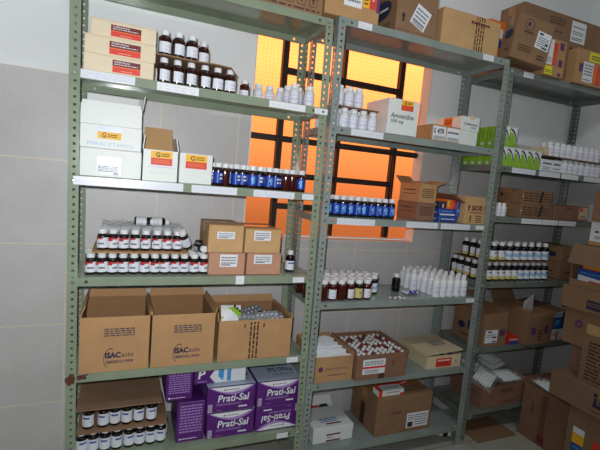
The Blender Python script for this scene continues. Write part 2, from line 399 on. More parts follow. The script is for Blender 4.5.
# ------------------------------------------------------------------ cartons
FACES = {'front': lambda w, d, h: ((0, 0, 0), (1, 0, 0), (0, 0, 1), (0, -1, 0), w, h),
         'left': lambda w, d, h: ((0, d, 0), (0, -1, 0), (0, 0, 1), (-1, 0, 0), d, h),
         'right': lambda w, d, h: ((w, 0, 0), (0, 1, 0), (0, 0, 1), (1, 0, 0), d, h),
         'back': lambda w, d, h: ((w, d, 0), (-1, 0, 0), (0, 0, 1), (0, 1, 0), w, h),
         'top': lambda w, d, h: ((0, 0, h), (1, 0, 0), (0, 1, 0), (0, 0, 1), w, d)}
def draw(b, O, u, v, n, w, h, items, lay=.0004):
    """flat printing on a face; positions are fractions of that face"""
    O, u, v, n = map(Vector, (O, u, v, n))
    for k, it in enumerate(items):
        P = O+n*(lay+.00012*k); kind = it[0]
        if kind == 'rect':
            _, x0, y0, x1, y1, m = it
            b.add([P+u*x*w+v*y*h for x, y in ((x0, y0), (x1, y0), (x1, y1), (x0, y1))], [(0, 1, 2, 3)], m)
        elif kind == 'poly':
            _, pts, m = it; b.add([P+u*x*w+v*y*h for x, y in pts], [tuple(range(len(pts)))], m)
        elif kind == 'text':
            _, s, x0, y0, x1, y1, m = it[:7]
            b.text(s, P+u*x0*w+v*y0*h, u, v, (x1-x0)*w, (y1-y0)*h, m, it[7] if len(it) > 7 else 0, it[8] if len(it) > 8 else 0)
        elif kind == 'vtext':      # reading upwards
            _, s, x0, y0, x1, y1, m = it[:7]
            b.text(s, P+u*x1*w+v*y0*h, v, -u, (y1-y0)*h, (x1-x0)*w, m, it[7] if len(it) > 7 else 0)
        elif kind == 'rtext':      # upside down
            _, s, x0, y0, x1, y1, m = it[:7]
            b.text(s, P+u*x1*w+v*y1*h, -u, -v, (x1-x0)*w, (y1-y0)*h, m, it[7] if len(it) > 7 else 0, it[8] if len(it) > 8 else 0)
        elif kind == 'lines':
            _, x0, y0, x1, y1, nl, m = it; rs = random.Random(int((x0+y0*7+nl)*1000))
            for i in range(nl):
                yc = (y0+(y1-y0)*(i+.5)/nl); th = (y1-y0)/nl*.24; x = x0
                while x < x1-.005:
                    q = min(x1, x+rs.uniform(.06, .2)*(x1-x0))
                    b.add([P+u*a*w+v*c*h for a, c in ((x, yc-th), (q, yc-th), (q, yc+th), (x, yc+th))], [(0, 1, 2, 3)], m); x = q+.03*(x1-x0)
        elif kind == 'vlines':
            _, x0, y0, x1, y1, nl, m = it; rs = random.Random(int((x0*3+y0*7+nl)*1000))
            for i in range(nl):
                xc = (x0+(x1-x0)*(i+.5)/nl); th = (x1-x0)/nl*.26; y = y0
                while y < y1-.005:
                    q = min(y1, y+rs.uniform(.06, .2)*(y1-y0))
                    b.add([P+u*a*w+v*c*h for a, c in ((xc-th, y), (xc+th, y), (xc+th, q), (xc-th, q))], [(0, 1, 2, 3)], m); y = q+.03*(y1-y0)
        elif kind == 'ring':
            _, cx, cy, r0, r1, m = it; N = 20; A = []; B_ = []
            for i in range(N):
                a = 2*PI*i/N; A.append(P+u*(cx*w+r0*math.cos(a))+v*(cy*h+r0*math.sin(a))); B_.append(P+u*(cx*w+r1*math.cos(a))+v*(cy*h+r1*math.sin(a)))
            b.add(A+B_, [(i, (i+1) % N, N+(i+1) % N, N+i) for i in range(N)], m)
        elif kind == 'disc':
            _, cx, cy, rx, ry, m = it; N = 20
            b.add([P+u*(cx*w+rx*math.cos(2*PI*i/N))+v*(cy*h+ry*math.sin(2*PI*i/N)) for i in range(N)], [tuple(range(N))], m)
        elif kind == 'arrow':
            _, cx, cy, s, m = it
            b.add([P+u*(cx*w+x*s)+v*(cy*h+y*s) for x, y in ((-.25, -1), (.25, -1), (.25, .1), (.6, .1), (0, 1), (-.6, .1), (-.25, .1))], [(0, 1, 2, 3, 4, 5, 6)], m)

def stickers(root, w, d, h, lst):
    for st in lst:
        face, x0, y0, x1, y1, base, items = st[:7]; ang = st[7] if len(st) > 7 else 0
        O, u, v, n, fw, fh = FACES[face](w, d, h); O, u, v, n = map(Vector, (O, u, v, n))
        P = O+u*x0*fw+v*y0*fh+n*.0003; sw, shh = (x1-x0)*fw, (y1-y0)*fh
        if ang:
            R = Matrix.Rotation(ang, 3, n); c = P+u*sw/2+v*shh/2; u = R @ u; v = R @ v; P = c-u*sw/2-v*shh/2
        b = MB(); b.prism([(0, 0), (sw, 0), (sw, shh), (0, shh)], P, u, v, n, .0004, base)
        draw(b, P+n*.0004, u, v, n, sw, shh, items, .0002)
        b.build('sticker_label', root)

def carton(name, label, x0, x1, y0, d, z, h, m, cat='box', prints=(), stick=(), group=None, tape='tape_brown', rz=0, rot=None, flaps=None, inside='kraft_inside', fl=None, lid=None, topgap=True, pivot=None):
    w = x1-x0
    r = thing(name, label, cat, (x0, y0, z), rz, group, rot)
    b = MB(); t = .004
    if flaps is None:
        if topgap:
            b.bevbox(0, w, 0, d, 0, h-.003, m)
            body = None
            for (ya, yb) in ((.0005, d/2-.0008), (d/2+.0008, d-.0005)):
                f = MB(); f.bevbox(.0005, w-.0005, ya, yb, h-.003, h, m, .001); f.build('top_flap', r)
        else:
            b.bevbox(0, w, 0, d, 0, h, m)
            if lid:
                f = MB(); f.bevbox(-.0012, w+.0012, -.0012, d+.0012, h-lid, h+.0012, m, .0015); f.build('box_lid', r)
        if tape:
            f = MB(); tw = min(.024, d*.14)
            f.box(-.0004, w+.0004, d/2-tw, d/2+tw, h+.0001, h+.0005, tape)
            f.box(-.0005, -.0001, d/2-tw, d/2+tw, h-min(.05, h*.35), h, tape); f.box(w+.0001, w+.0005, d/2-tw, d/2+tw, h-min(.05, h*.35), h, tape)
            f.build('packing_tape', r)
    else:
        b.box(0, w, 0, d, 0, t, m)
        for (xa, xb, ya, yb) in ((0, w, 0, t), (0, w, d-t, d), (0, t, t, d-t), (w-t, w, t, d-t)):
            b.box(xa, xb, ya, yb, t, h, m)
        for (xa, xb, ya, yb) in ((t, w-t, t, t+.0006), (t, w-t, d-t-.0006, d-t), (t, t+.0006, t, d-t), (w-t-.0006, w-t, t, d-t)):
            b.box(xa, xb, ya, yb, t, h-.001, inside)
        L = fl if fl else d/2
        # flap angle: 90 up, 0 flat outwards, negative hanging down outside
        E = {'front': ((0, 0, h), (w, 0, h), (0, -1, 0)), 'back': ((w, d, h), (0, d, h), (0, 1, 0)),
             'left': ((0, d, h), (0, 0, h), (-1, 0, 0)), 'right': ((w, 0, h), (w, d, h), (1, 0, 0))}
        for side, spec in flaps.items():
            a, l = spec if isinstance(spec, tuple) else (spec, L)
            p, q, o = map(Vector, E[side]); e = (q-p).normalized()*.003
            dirv = o*math.cos(math.radians(a))+Vector((0, 0, 1))*math.sin(math.radians(a))
            f = MB(); f.panel(p+e, q-e, q-e*2+dirv*l, p+e*2+dirv*l, .0035, m)
            f.build('carton_flap', r)
    for face, items in prints:
        O, u, v, n, fw, fh = FACES[face](w, d, h); draw(b, O, u, v, n, fw, fh, items)
    b.build('carton_body', r)
    stickers(r, w, d, h, stick)
    return r

def sheet(label, x0, x1, y0, y1, z, m='kraft', name='cardboard_sheet', warp=.003, th=.004, flap=None, group=None):
    r = thing(name, label, 'cardboard', (x0, y0, z), group=group); b = MB(); N = 8; w, d = x1-x0, y1-y0
    def zz(i, j): return warp*math.sin(i*1.3+j*.7)*.5
    vs = []
    for lay in (0, th):
        for j in range(N+1):
            for i in range(N+1): vs.append((w*i/N, d*j/N, zz(i, j)+lay+warp))
    K = (N+1)**2; fs = []
    for j in range(N):
        for i in range(N):
            a = j*(N+1)+i; fs.append((a, a+N+1, a+N+2, a+1)); fs.append((K+a, K+a+1, K+a+N+2, K+a+N+1))
    for i in range(N):
        fs.append((i, i+1, K+i+1, K+i)); a = N*(N+1)+i; fs.append((a+1, a, K+a, K+a+1))
        a = i*(N+1); c = (i+1)*(N+1); fs.append((c, a, K+a, K+c)); a += N; c += N; fs.append((a, c, K+c, K+a))
    b.add(vs, fs, m); b.build('panel', r)
    if flap:
        f = MB(); f.panel((w, 0, warp+th*.5), (w, d, warp+th*.5), (w+flap[0], d, warp+flap[1]), (w+flap[0], 0, warp+flap[1]), .003, m); f.build('folded_edge', r)
    return r

# ------------------------------------------------------------------ bottles
BT = {}
def bottle_type(key, r, h, glass, cap, inkfn, lz=(.14, .62), capr=.62, caph=.2, n=18, arc=300, rows=6, cols=20, shoulder=.70):
    hb = h*(1-caph); sh = h*shoulder
    b = MB(); nk = r*capr*.88
    b.lathe([(r*.86, 0), (r*.97, h*.012), (r, h*.03), (r, sh-.004), (r*.985, sh), (r*.90, sh+(hb-sh)*.40), (r*.72, sh+(hb-sh)*.66), (nk, sh+(hb-sh)*.82), (nk, hb+.002)], n, glass)
    body = b.mesh('bottle_body')
    b = MB(); rc = r*capr
    b.lathe([(rc*.97, hb), (rc, hb+.0012), (rc, h-.003), (rc*.93, h-.0006), (rc*.7, h), (rc*.2, h-.0002)], 24, cap, rib=.035, smooth=False)
    capm = b.mesh('screw_cap')
    lab = None
    if inkfn:
        b = MB(); a = math.radians(arc)/2
        b.band(r+.0004, h*lz[0], h*lz[1], rows, -PI/2-a, -PI/2+a, cols, inkfn); lab = b.mesh('paper_label')
    BT[key] = (body, capm, lab, h, r)
C = 10  # centre column of the label
def ink_plain(i, j): return 'label_lilac' if (j in (1, 3) and 6 < i < 13) else 'label_white'
def ink_redwhite(i, j):
    if (j == 5 and i < 12) or (j == 4 and i < 8): return 'label_red' if i > 3 else 'label_white'
    return 'ink_soft' if j == 2 and 7 < i < 13 else 'label_white'
def ink_blue(i, j): return 'label_sky' if 8 <= i <= 11 and j in (1, 2, 3, 4) else ('label_white' if j == 3 and 6 < i < 9 else 'label_blue')
def ink_deepblue(i, j): return 'label_white' if j in (2, 4) and 8 < i < 14 else 'label_blue'
def ink_lilac(i, j): return 'label_lilac' if j in (1, 2, 4) and 5 < i < 15 else 'label_white'
def ink_yellow(i, j): return 'label_yellow' if j < 2 else ('ink_soft' if j == 4 and 7 < i < 13 else 'label_white')
def ink_yellowfull(i, j): return 'ink_soft' if j == 3 and 7 < i < 12 else 'label_yellow'
def ink_bluewhite(i, j): return 'label_paleblue' if j in (2, 3) else ('label_blue' if j == 4 and i > 9 else 'label_white')
def ink_navy(i, j): return 'ink_blue' if j == 4 and 6 < i < 14 else 'label_white'
bottle_type('amber_plain', .0218, .086, 'amber_glass', 'white_plastic', ink_plain, (.10, .52), arc=170)
bottle_type('amber_bare', .0180, .066, 'red_amber_glass', 'white_plastic', ink_plain, (.08, .42), arc=150, capr=.66)
bottle_type('milk', .0205, .083, 'milk_plastic', 'white_plastic', ink_lilac, (.12, .55), capr=.76, shoulder=.68)
bottle_type('blue_label', .0182, .088, 'amber_glass', 'white_plastic', ink_blue, (.12, .60), arc=190, capr=.80)
bottle_type('blue_label_dark', .0182, .088, 'dark_glass', 'white_plastic', ink_deepblue, (.12, .60), arc=190, capr=.80)
bottle_type('amber_short', .0182, .088, 'red_amber_glass', 'white_plastic', None, capr=.80)
bottle_type('blue_mid', .0178, .090, 'dark_glass', 'white_plastic', ink_blue, (.10, .62), arc=220, capr=.78)
bottle_type('red_label', .0178, .076, 'dark_glass', 'white_plastic', ink_redwhite, (.11, .60), arc=290, capr=.78, caph=.22, shoulder=.70)
bottle_type('small_white', .0178, .076, 'dark_glass', 'white_plastic', ink_plain, (.10, .60), arc=200, capr=.78, caph=.22)
bottle_type('navy_label', .0200, .088, 'dark_glass', 'white_plastic', ink_navy, (.12, .62), arc=200, capr=.72)
bottle_type('single_blue', .0195, .092, 'dark_glass', 'white_plastic', ink_navy, (.10, .52), arc=300, capr=.62)
bottle_type('amber_white', .0208, .092, 'red_amber_glass', 'white_plastic', ink_plain, (.10, .55), arc=110, capr=.80)
bottle_type('amber_nolabel', .0208, .092, 'red_amber_glass', 'white_plastic', None, capr=.80)
bottle_type('dark_yellow', .0208, .092, 'dark_glass', 'white_plastic', ink_yellowfull, (.10, .58), arc=150, capr=.80)
bottle_type('dark_blue', .0208, .092, 'dark_glass', 'white_plastic', ink_bluewhite, (.10, .58), arc=150, capr=.80)
bottle_type('dark_bare', .0210, .090, 'dark_glass', 'white_plastic', None, capr=.66)
bottle_type('white_tall', .0205, .110, 'white_plastic', 'white_plastic', ink_lilac, (.12, .56), capr=.56, arc=200, shoulder=.68)
bottle_type('corner_yellow', .0225, .102, 'dark_glass', 'white_plastic', ink_yellow, (.08, .56), arc=190, capr=.62)
bottle_type('corner_blue', .0225, .102, 'dark_glass', 'white_plastic', ink_bluewhite, (.08, .56), arc=220, capr=.62)
bottle_type('corner_milk', .0215, .076, 'white_plastic', 'white_plastic', ink_lilac, (.12, .60), capr=.66)
bottle_type('corner_slim', .0150, .070, 'white_plastic', 'white_plastic', ink_lilac, (.12, .60), capr=.7)

def bottle(key, label, x, y, z, group=None, rz=None, rot=None):
    body, cap, lab, h, r = BT[key]
    t = thing('medicine_bottle', label, 'bottle', (x, y, z), random.uniform(-.5, .5) if rz is None else rz, group, rot)
    for nm, me in (('bottle_body', body), ('screw_cap', cap), ('paper_label', lab)):
        if me is None: continue
        o = bpy.data.objects.new(nm, me); COL.objects.link(o); o.parent = t
    return t
ROWN = ['front', 'second', 'third', 'fourth', 'fifth', 'sixth', 'seventh']
def cluster(desc, where, group, rows, z, rzs=.45, rz0=0.):
    """rows: list of (y, [(x, key), ...]) from the front backwards"""
    for k, (y, xs) in enumerate(rows):
        for i, (x, key) in enumerate(xs):
            row = ROWN[k] if len(rows) > 1 else None
            d = desc if isinstance(desc, str) else desc.get(key, desc['*'])
            lb = f"{d}, {ORD[i]} from left{', '+row+' row' if row else ''}, {where}"
            bottle(key, lb, x+random.uniform(-.0012, .0012), y+random.uniform(-.0012, .0012), z, group, rz0+random.uniform(-rzs, rzs))

# ================================================================== GREEN RACK
# ---- on its top
carton('cardboard_box', 'brown box with dark printed symbols on top of the green rack', .61, .856, .012, .25, ZA[0]+.0005, .22, 'kraft_dark',
       prints=[('front', [('lines', .05, .03, .95, .09, 1, 'ink_brown'), ('rect', .36, .12, .50, .32, 'ink_brown'), ('rect', .37, .13, .49, .31, 'kraft_dark'), ('rect', .56, .12, .70, .32, 'ink_brown'), ('rect', .57, .13, .69, .31, 'kraft_dark'), ('rect', .76, .12, .90, .32, 'ink_brown'), ('rect', .77, .13, .89, .31, 'kraft_dark'),
                          ('arrow', .43, .22, .012, 'ink_brown'), ('arrow', .63, .22, .012, 'ink_brown'), ('arrow', .83, .22, .012, 'ink_brown')])])
# ---- second shelf
z = ZA[1]+.0005
crm = [('rect', 0, 0, 1, 1, 'red'), ('rect', 0, .50, 1, 1, 'maroon'), ('text', 'ACEBROFILINA', .06, .78, .62, .92, 'paper', .01), ('lines', .06, .60, .9, .72, 1, 'paper'), ('lines', .3, .10, .7, .18, 1, 'cream_card'), ('rect', 0, .42, 1, .50, 'orange')]
for k, (x0, x1, z0, h, fx, wd) in enumerate(((.030, .246, z, .058, (.40, .80), 'bottom'), (.030, .250, z+.0585, .060, (.34, .78), 'middle'), (.046, .250, z+.119, .054, (.30, .76), 'topmost'))):
    carton('cream_carton', f'cream carton with red and maroon label, {wd} of the stack of three', x0, x1, .006+.01*k, .22, z0, h, 'cream_card', tape=None, group='cream cartons stacked on the second green shelf',
           stick=[('front', fx[0], .10, fx[1], .78, 'red', crm)])
cluster('amber bottle', "lower layer, green rack's second shelf", "amber bottles on the green rack's second shelf",
        [(.034, [(.279+.0475*k, 'amber_plain') for k in range(6)])], z, .35, .6)
bottle('amber_bare', 'small reddish amber bottle standing alone beside the white bottles', .583, .072, z, rz=-.6)
sheet('brown cardboard tray laid over the amber bottles, second green shelf', .252, .515, .012, .23, z+.0865, 'kraft_dark', 'cardboard_tray', flap=(.022, -.022))
cluster('amber bottle', "upper layer, green rack's second shelf", "amber bottles on the green rack's second shelf",
        [(.040, [(.281, 'amber_plain'), (.327, 'amber_plain'), (.372, 'amber_plain')]), (.088, [(.328, 'amber_plain'), (.374, 'amber_plain'), (.42, 'amber_plain')])], z+.0945, .35, .6)
cluster('white plastic bottle', "green rack's second shelf", 'white bottles beside the window on the green rack',
        [(.050, [(.783, 'milk'), (.848, 'milk')]), (.108, [(.775, 'milk'), (.822, 'milk'), (.868, 'milk')]), (.168, [(.668, 'milk'), (.715, 'milk'), (.762, 'milk'), (.81, 'milk'), (.856, 'milk')])], z, .4)
# ---- third shelf
z = ZA[2]+.0005
G_items = [('rect', 0, 0, 1, .5, 'red'), ('rect', 0, .5, 1, 1, 'yellow'), ('text', 'G', .22, .57, .42, .92, 'ink', .02), ('lines', .48, .60, .86, .88, 2, 'ink_brown'), ('lines', .12, .12, .88, .40, 2, 'orange')]
Y_items = [('rect', 0, 0, 1, .56, 'yellow'), ('text', 'G', .18, .08, .36, .50, 'ink', .02), ('lines', .42, .12, .82, .42, 2, 'ink_brown')]
carton('white_carton', 'white carton with pale grey label, lowest of the stack by the left post', .024, .222, .055, .22, z, .097, 'white_card', tape=None, topgap=False,
       stick=[('front', .27, .10, .66, .72, 'sticker_grey', [ ('lines', .06, .12, .9, .5, 4, 'ink_soft'), ('rect', .7, .03, .9, .09, 'ink')])])
carton('white_carton', 'white carton with yellow sticker and handwriting, middle of its stack', .022, .219, .058, .21, z+.0975, .082, 'white_card', tape=None, topgap=False,
       prints=[('front', [('text', 'PARACETAMOL', .12, .12, .88, .27, 'label_paleblue')])], stick=[('front', .28, .42, .66, .94, 'blue_grey', Y_items)])
r = carton('white_carton', 'open white carton with a raised flap, on top of its stack', .022, .217, .062, .20, z+.18, .066, 'white_card', tape=None, flaps={'front': (80, .012), 'back': (100, .06), 'right': (82, .05)}, inside='white_card')
carton('white_carton', 'open white carton, brown flap raised, yellow and red sticker in front', .227, .347, .055, .17, z, .112, 'white_card', tape=None, flaps={'left': (96, .05), 'right': (100, .05)}, inside='kraft_inside',
       prints=[('front', [('lines', .15, .42, .85, .50, 1, 'label_lilac'), ('text', 'PARACETAMOL', .18, .22, .80, .32, 'label_lilac')])], stick=[('front', .22, .52, .84, .97, 'red', G_items)])
o = COL.objects[-1]
ro = [q for q in COL.objects if q.get('label', '').startswith('open white carton, brown flap')][0]
f = MB(); f.panel((.118, .168, .112), (.002, .168, .112), (.008, .185, .205), (.112, .185, .205), .003, 'kraft_light'); f.build('carton_flap', ro)
carton('white_carton', 'closed white carton with yellow and red sticker, beside the blue-label bottles', .354, .476, .055, .17, z, .112, 'white_card', tape=None, topgap=False, stick=[('front', .18, .50, .82, .96, 'red', G_items)])
ks = ['blue_label', 'amber_short', 'blue_label_dark', 'blue_label_dark', 'blue_label', 'blue_label', 'blue_label_dark', 'amber_short', 'amber_short', 'blue_label', 'blue_label_dark']
dsc = {'*': 'amber bottle with blue label', 'amber_short': 'amber bottle turned label-away'}
XA, XB_ = [.503, .573, .641, .710, .783, .852], [.534, .604, .676, .746, .818, .866]
cluster(dsc, "green rack's third shelf", 'blue-label bottles on the third green shelf',
        [(.068, [(x, k) for x, k in zip(XA, ['blue_label_dark', 'blue_label_dark', 'blue_label', 'blue_label', 'amber_short', 'blue_label'])]),
         (.088, [(x, k) for x, k in zip(XB_[:5], ['amber_short', 'blue_label_dark', 'blue_label_dark', 'blue_label_dark', 'amber_short'])]),
         (.128, [(x-.008, k) for x, k in zip(XA, ks[2:]+ks)]), (.150, [(x-.006, k) for x, k in zip(XB_, ks)])], z, .5)
# ---- fourth shelf
z = ZA[3]+.0005
lowx = [.068+.0362*k for k in range(12)]
cluster('dark bottle, red-white label', "lower layer, green rack's fourth shelf", 'red-label bottles on the fourth green shelf',
        [(.062, [(x, 'red_label') for x in lowx]), (.100, [(x, 'red_label') for x in lowx]), (.138, [(lowx[0]-.004, 'red_label'), (lowx[10], 'red_label'), (lowx[11], 'red_label')])], z, .6)
sheet('brown cardboard sheet between the two layers of red-label bottles', .072, .405, .040, .285, z+.0765, 'kraft', warp=.002)
upx = [.103, .139, .175, .212, .252, .292, .328, .366]
cluster('dark bottle, red-white label', "upper layer, green rack's fourth shelf", 'red-label bottles on the fourth green shelf',
        [(.088+.038*j, [(x+.004*j, 'red_label') for x in upx]) for j in range(5)], z+.0835, .6)
tz = z+.0835+.0765
bottle('small_white', 'dark bottle with white label lying on its side, left of the two atop the layers', .212, .20, tz+.018, rot=(0, PI/2, -.12))
bottle('small_white', 'dark bottle with white label lying on its side, right of the two atop the layers', .268, .20, tz+.018, rot=(0, PI/2, .06))
bottle('small_white', 'dark bottle tipped over at the right edge of the cardboard sheet, upper one', .406, .10, z+.099, rot=(.35, -.5, .2))
bottle('small_white', 'dark bottle lying with its white cap towards us at the sheet edge', .448, .125, z+.0955, rot=(PI/2, 0, .25))
bottle('small_white', 'dark bottle lying across the caps behind the tipped bottle', .452, .18, z+.0955, rot=(PI/2, 0, 1.1))
# shrink film over the back of the upper layer
fo = thing('plastic_wrap', 'clear crinkled plastic film over the upper layer of red-label bottles', 'plastic wrap', (.085, .10, tz))
b = MB(); NX, NY = 26, 14; vs = []
for j in range(NY+1):
    for i in range(NX+1):
        x = .32*i/NX; y = .19*j/NY
        vs.append((x, y, .004+.004*math.sin(i*1.9+j)+.004*math.sin(j*2.3-i*.8)+random.uniform(0, .004)-(.05 if j == 0 or i in (0, NX) else 0)))
b.add(vs, [(j*(NX+1)+i, j*(NX+1)+i+1, (j+1)*(NX+1)+i+1, (j+1)*(NX+1)+i) for j in range(NY) for i in range(NX)], 'plastic_film'); b.build('film', fo)
lab4 = [('lines', .08, .2, .92, .86, 3, 'ink_soft'), ('rect', .08, .12, .6, .2, 'ink')]
for (x0, x1, z0, h, m, wd, sx) in ((.481, .625, z, .088, 'kraft_pink', 'lower left', (.30, .78, .36, .92)), (.633, .778, z, .088, 'kraft_pink', 'lower right', (.20, .72, .50, .92)),
                                  (.474, .612, z+.0885, .108, 'kraft_light', 'upper left', (.24, .74, .50, .76)), (.619, .770, z+.0885, .098, 'kraft_light', 'upper right', (.24, .70, .52, .92))):
    carton('small_carton', f'small brown carton with white label, {wd} of four beside the red-label bottles', x0, x1, .030, .20, z0, h, m, group='four small brown cartons on the fourth green shelf',
           stick=[('front', sx[0], sx[2], sx[1], sx[3], 'paper', lab4)])
bottle('single_blue', 'single dark bottle with blue and white label right of the small brown cartons', .842, .09, z, rz=.1)
# ---- fifth shelf
z = ZA[4]+.0005
def isac_prints(): return [('front', [('poly', [(.34+.10*math.cos(a)*1.0+.10, .24+.19*math.sin(a)) for a in [1.2+.16*i for i in range(20)]]+[(.34+.093*math.cos(a)+.10, .24+.175*math.sin(a)) for a in [1.2+.16*i for i in range(19, -1, -1)]], 'ink_navy'),
        ('text', 'ISAC', .36, .245, .585, .355, 'ink_navy', .05), ('text', 'auto', .595, .255, .77, .33, 'ink_navy'), ('text', '0800021999', .37, .145, .77, .205, 'ink_navy', .015), ('lines', .34, .64, .78, .80, 4, 'ink_navy')])]
carton('cardboard_box', 'open brown box with ISAC auto print, left one beside the rusty post', .046, .276, .004, .262, z, .203, 'kraft', prints=isac_prints(), flaps={'back': (88, .03), 'left': (112, .04), 'front': (-88, .0035), 'right': (92, .015)}, inside='kraft_inside')
carton('cardboard_box', 'open brown box with ISAC auto print, middle of the three on its shelf', .284, .516, .004, .262, z, .202, 'kraft', prints=isac_prints(), flaps={'back': (88, .03), 'right': (70, .02), 'front': (-88, .0035), 'left': (93, .012)}, inside='kraft_inside')
carton('cardboard_box', 'open brown box holding blister packs, dark print strip down its front', .534, .842, .006, .258, z, .165, 'kraft',
       prints=[('front', [('vlines', .40, .02, .54, .95, 3, 'ink_brown'), ('arrow', .34, .86, .010, 'ink_maroon'), ('arrow', .60, .86, .010, 'ink_maroon')])], flaps={'left': (80, .030), 'back': (84, .030), 'right': (100, .010)}, inside='kraft_inside')
def blister(label, x, y, z, rot, w=.10, d=.05, foil='foil', group='blister packs in the open box'):
    t = thing('blister_pack', label, 'blister pack', (x, y, z), rot=rot, group=group)
    b = MB(); b.bevbox(0, w, 0, d, 0, .0015, foil, .0005); b.build('foil_sheet', t)
    b = MB()
    for i in range(5):
        for j in range(2): b.lathe([(.0075, 0), (.007, .003), (.004, .0048), (.001, .005)], 10, 'foil', (.01+w*.2*i+.0, d*(.27+.46*j), .0015))
    b.build('pill_pockets', t)
for i, (x, y, zz, rot, lb) in enumerate(((.625, .035, z+.142, (.55, .06, .1), 'silver blister pack leaning at the left front of the open box'), (.695, .040, z+.140, (.65, -.1, -.15), 'silver blister pack lying in the middle front of the open box'), (.735, .032, z+.146, (.35, .12, .15), 'silver blister pack at the right end of the open box'),
                                         (.66, .10, z+.150, (.25, -.12, .35), 'silver blister pack tilted behind the front ones in the box'), (.745, .11, z+.146, (.2, .1, -.2), 'silver blister pack at the back right of the open box'))):
    blister(lb, x, y, zz, rot)
fo = thing('medicine_pouch', 'green and white medicine pouch sticking up from the open box', 'pouch', (.552, .05, z+.14), rot=(-.5, .05, .05))
b = MB(); vs = []; N = 8
for s in (-1, 1):
    for j in range(N+1):
        for i in range(N+1):
            u, v = i/N, j/N; vs.append((.085*u, s*.008*math.sin(PI*u)*math.sin(PI*v), .075*v))
K = (N+1)**2
for s in (0, 1):
    for j in range(N):
        for i in range(N):
            a = s*K+j*(N+1)+i; b.add([vs[a], vs[a+1], vs[a+N+2], vs[a+N+1]], [(0, 1, 2, 3) if s == 0 else (3, 2, 1, 0)], 'green_card' if (i+j) % 9 < 3 and 1 < j < 7 else ('ink' if i+j == 12 else 'syringe_white'))
b.build('pouch_body', fo)
# ---- bottom shelf
z = ZA[5]+.0005
bx = [.060, .098, .140, .182, .224, .264, .304, .342]
cluster('dark bottle, white-blue label', "lower layer, green rack's bottom shelf", 'bottles on the bottom green shelf', [(.072, [(x, 'navy_label') for x in bx]), (.115, [(x+.01, 'navy_label') for x in bx])], z, .5)
sheet('brown cardboard sheet under the upper bottles, bottom green shelf', .045, .362, .034, .28, z+.0895, 'kraft_dark', warp=.0015)
cluster('dark bottle, white-blue label', "upper layer, green rack's bottom shelf", 'bottles on the bottom green shelf', [(.076, [(.080, 'navy_label'), (.130, 'navy_label'), (.172, 'navy_label'), (.214, 'navy_label'), (.256, 'navy_label'), (.302, 'navy_label')])], z+.0955, .5)
sheet('greyish brown cardboard lid covering the bottles on the bottom green shelf', .040, .338, .022, .27, z+.186, 'kraft_pile', warp=.0015, name='cardboard_sheet')
PB = (.200, .168, .111)
def prati_mesh():
    w, d, h = PB
    body = MB(); body.bevbox(0, w, 0, d, 0, h, 'purple', .0015)
    arc = [(x/12, .985-.27*math.sin(PI*x/12)**.8) for x in range(13)]; arc2 = [(x/12, .985-.34*math.sin(PI*(x/12)**1.15)**.9) for x in range(13)]
    draw(body, (0, 0, 0), (1, 0, 0), (0, 0, 1), (0, -1, 0), w, h, [
        ('poly', [(0, .74), (.0, .985)]+arc2[1:-1]+[(1, .985), (1, .80), (.85, .72)], 'purple') if 0 else ('rect', .0, .0, .001, .001, 'purple'),
        ('poly', [(0.0, .985)]+[(x, y) for x, y in arc2[1:-1]]+[(1, .985)], 'lilac'), ('poly', [(.03, .985)]+[(.03+.94*x, y+.03) for x, y in arc[1:-1]]+[(.97, .985)], 'paper'),
        ('disc', .36, .84, .004, .004, 'ink_soft'), ('lines', .40, .81, .66, .87, 1, 'ink_soft'),
        ('text', 'Prati-Sal', .22, .38, .86, .66, 'paper', .02, .12), ('lines', .20, .24, .72, .33, 2, 'lilac'), ('rect', .03, .03, .11, .33, 'label_lilac'), ('vlines', .035, .05, .105, .31, 4, 'purple_deep'),
        ('rect', .66, .12, .84, .18, 'label_white'), ('lines', .2, .06, .3, .1, 1, 'lilac')])
    draw(body, (0, d, 0), (0, -1, 0), (0, 0, 1), (-1, 0, 0), d, h, [('lines', .10, .16, .9, .9, 7, 'lilac'), ('lines', .3, .05, .7, .10, 1, 'paper')])
    draw(body, (0, d, 0), (0, -1, 0), (0, 0, 1), (-1, 0, 0), d, h, [('rect', 0, 0, .001, .001, 'purple')])
    draw(body, (0, 0, h), (1, 0, 0), (0, 1, 0), (0, 0, 1), w, d, [('rect', .0, .0, 1, 1, 'blue_grey'), ('rtext', 'Prati-Sal', .36, .42, .94, .68, 'ink_navy', .01), ('lines', .2, .76, .9, .88, 2, 'ink_soft'), ('lines', .4, .26, .9, .34, 1, 'ink_soft')])
    return body.mesh('carton_body')
PM = prati_mesh()
_f = MB(); _f.bevbox(.004, PB[0]-.004, -.0012, .0002, PB[2]-.004, PB[2]+.0006, 'purple_deep', .0004); PF = _f.mesh('tuck_flap')
def prati(label, loc, rot=(0, 0, 0)):
    t = thing('medicine_carton', label, 'box', loc, rot=rot, group='purple Prati-Sal cartons on the bottom green shelf')
    for nm, me in (('carton_body', PM), ('tuck_flap', PF)):
        o = bpy.data.objects.new(nm, me); COL.objects.link(o); o.parent = t
prati('purple Prati-Sal carton, lower left of the two-by-two stack', (.516, .030, z))
prati('purple Prati-Sal carton, upper left of the two-by-two stack', (.511, .030, z+.1118))
prati('purple Prati-Sal carton turned upside down, lower right of the stack', (.722+PB[0], .026, z+PB[2]+.001), (0, PI, 0))
prati('purple Prati-Sal carton with bluish top showing, upper right of the stack', (.721, .030, z+.1128))
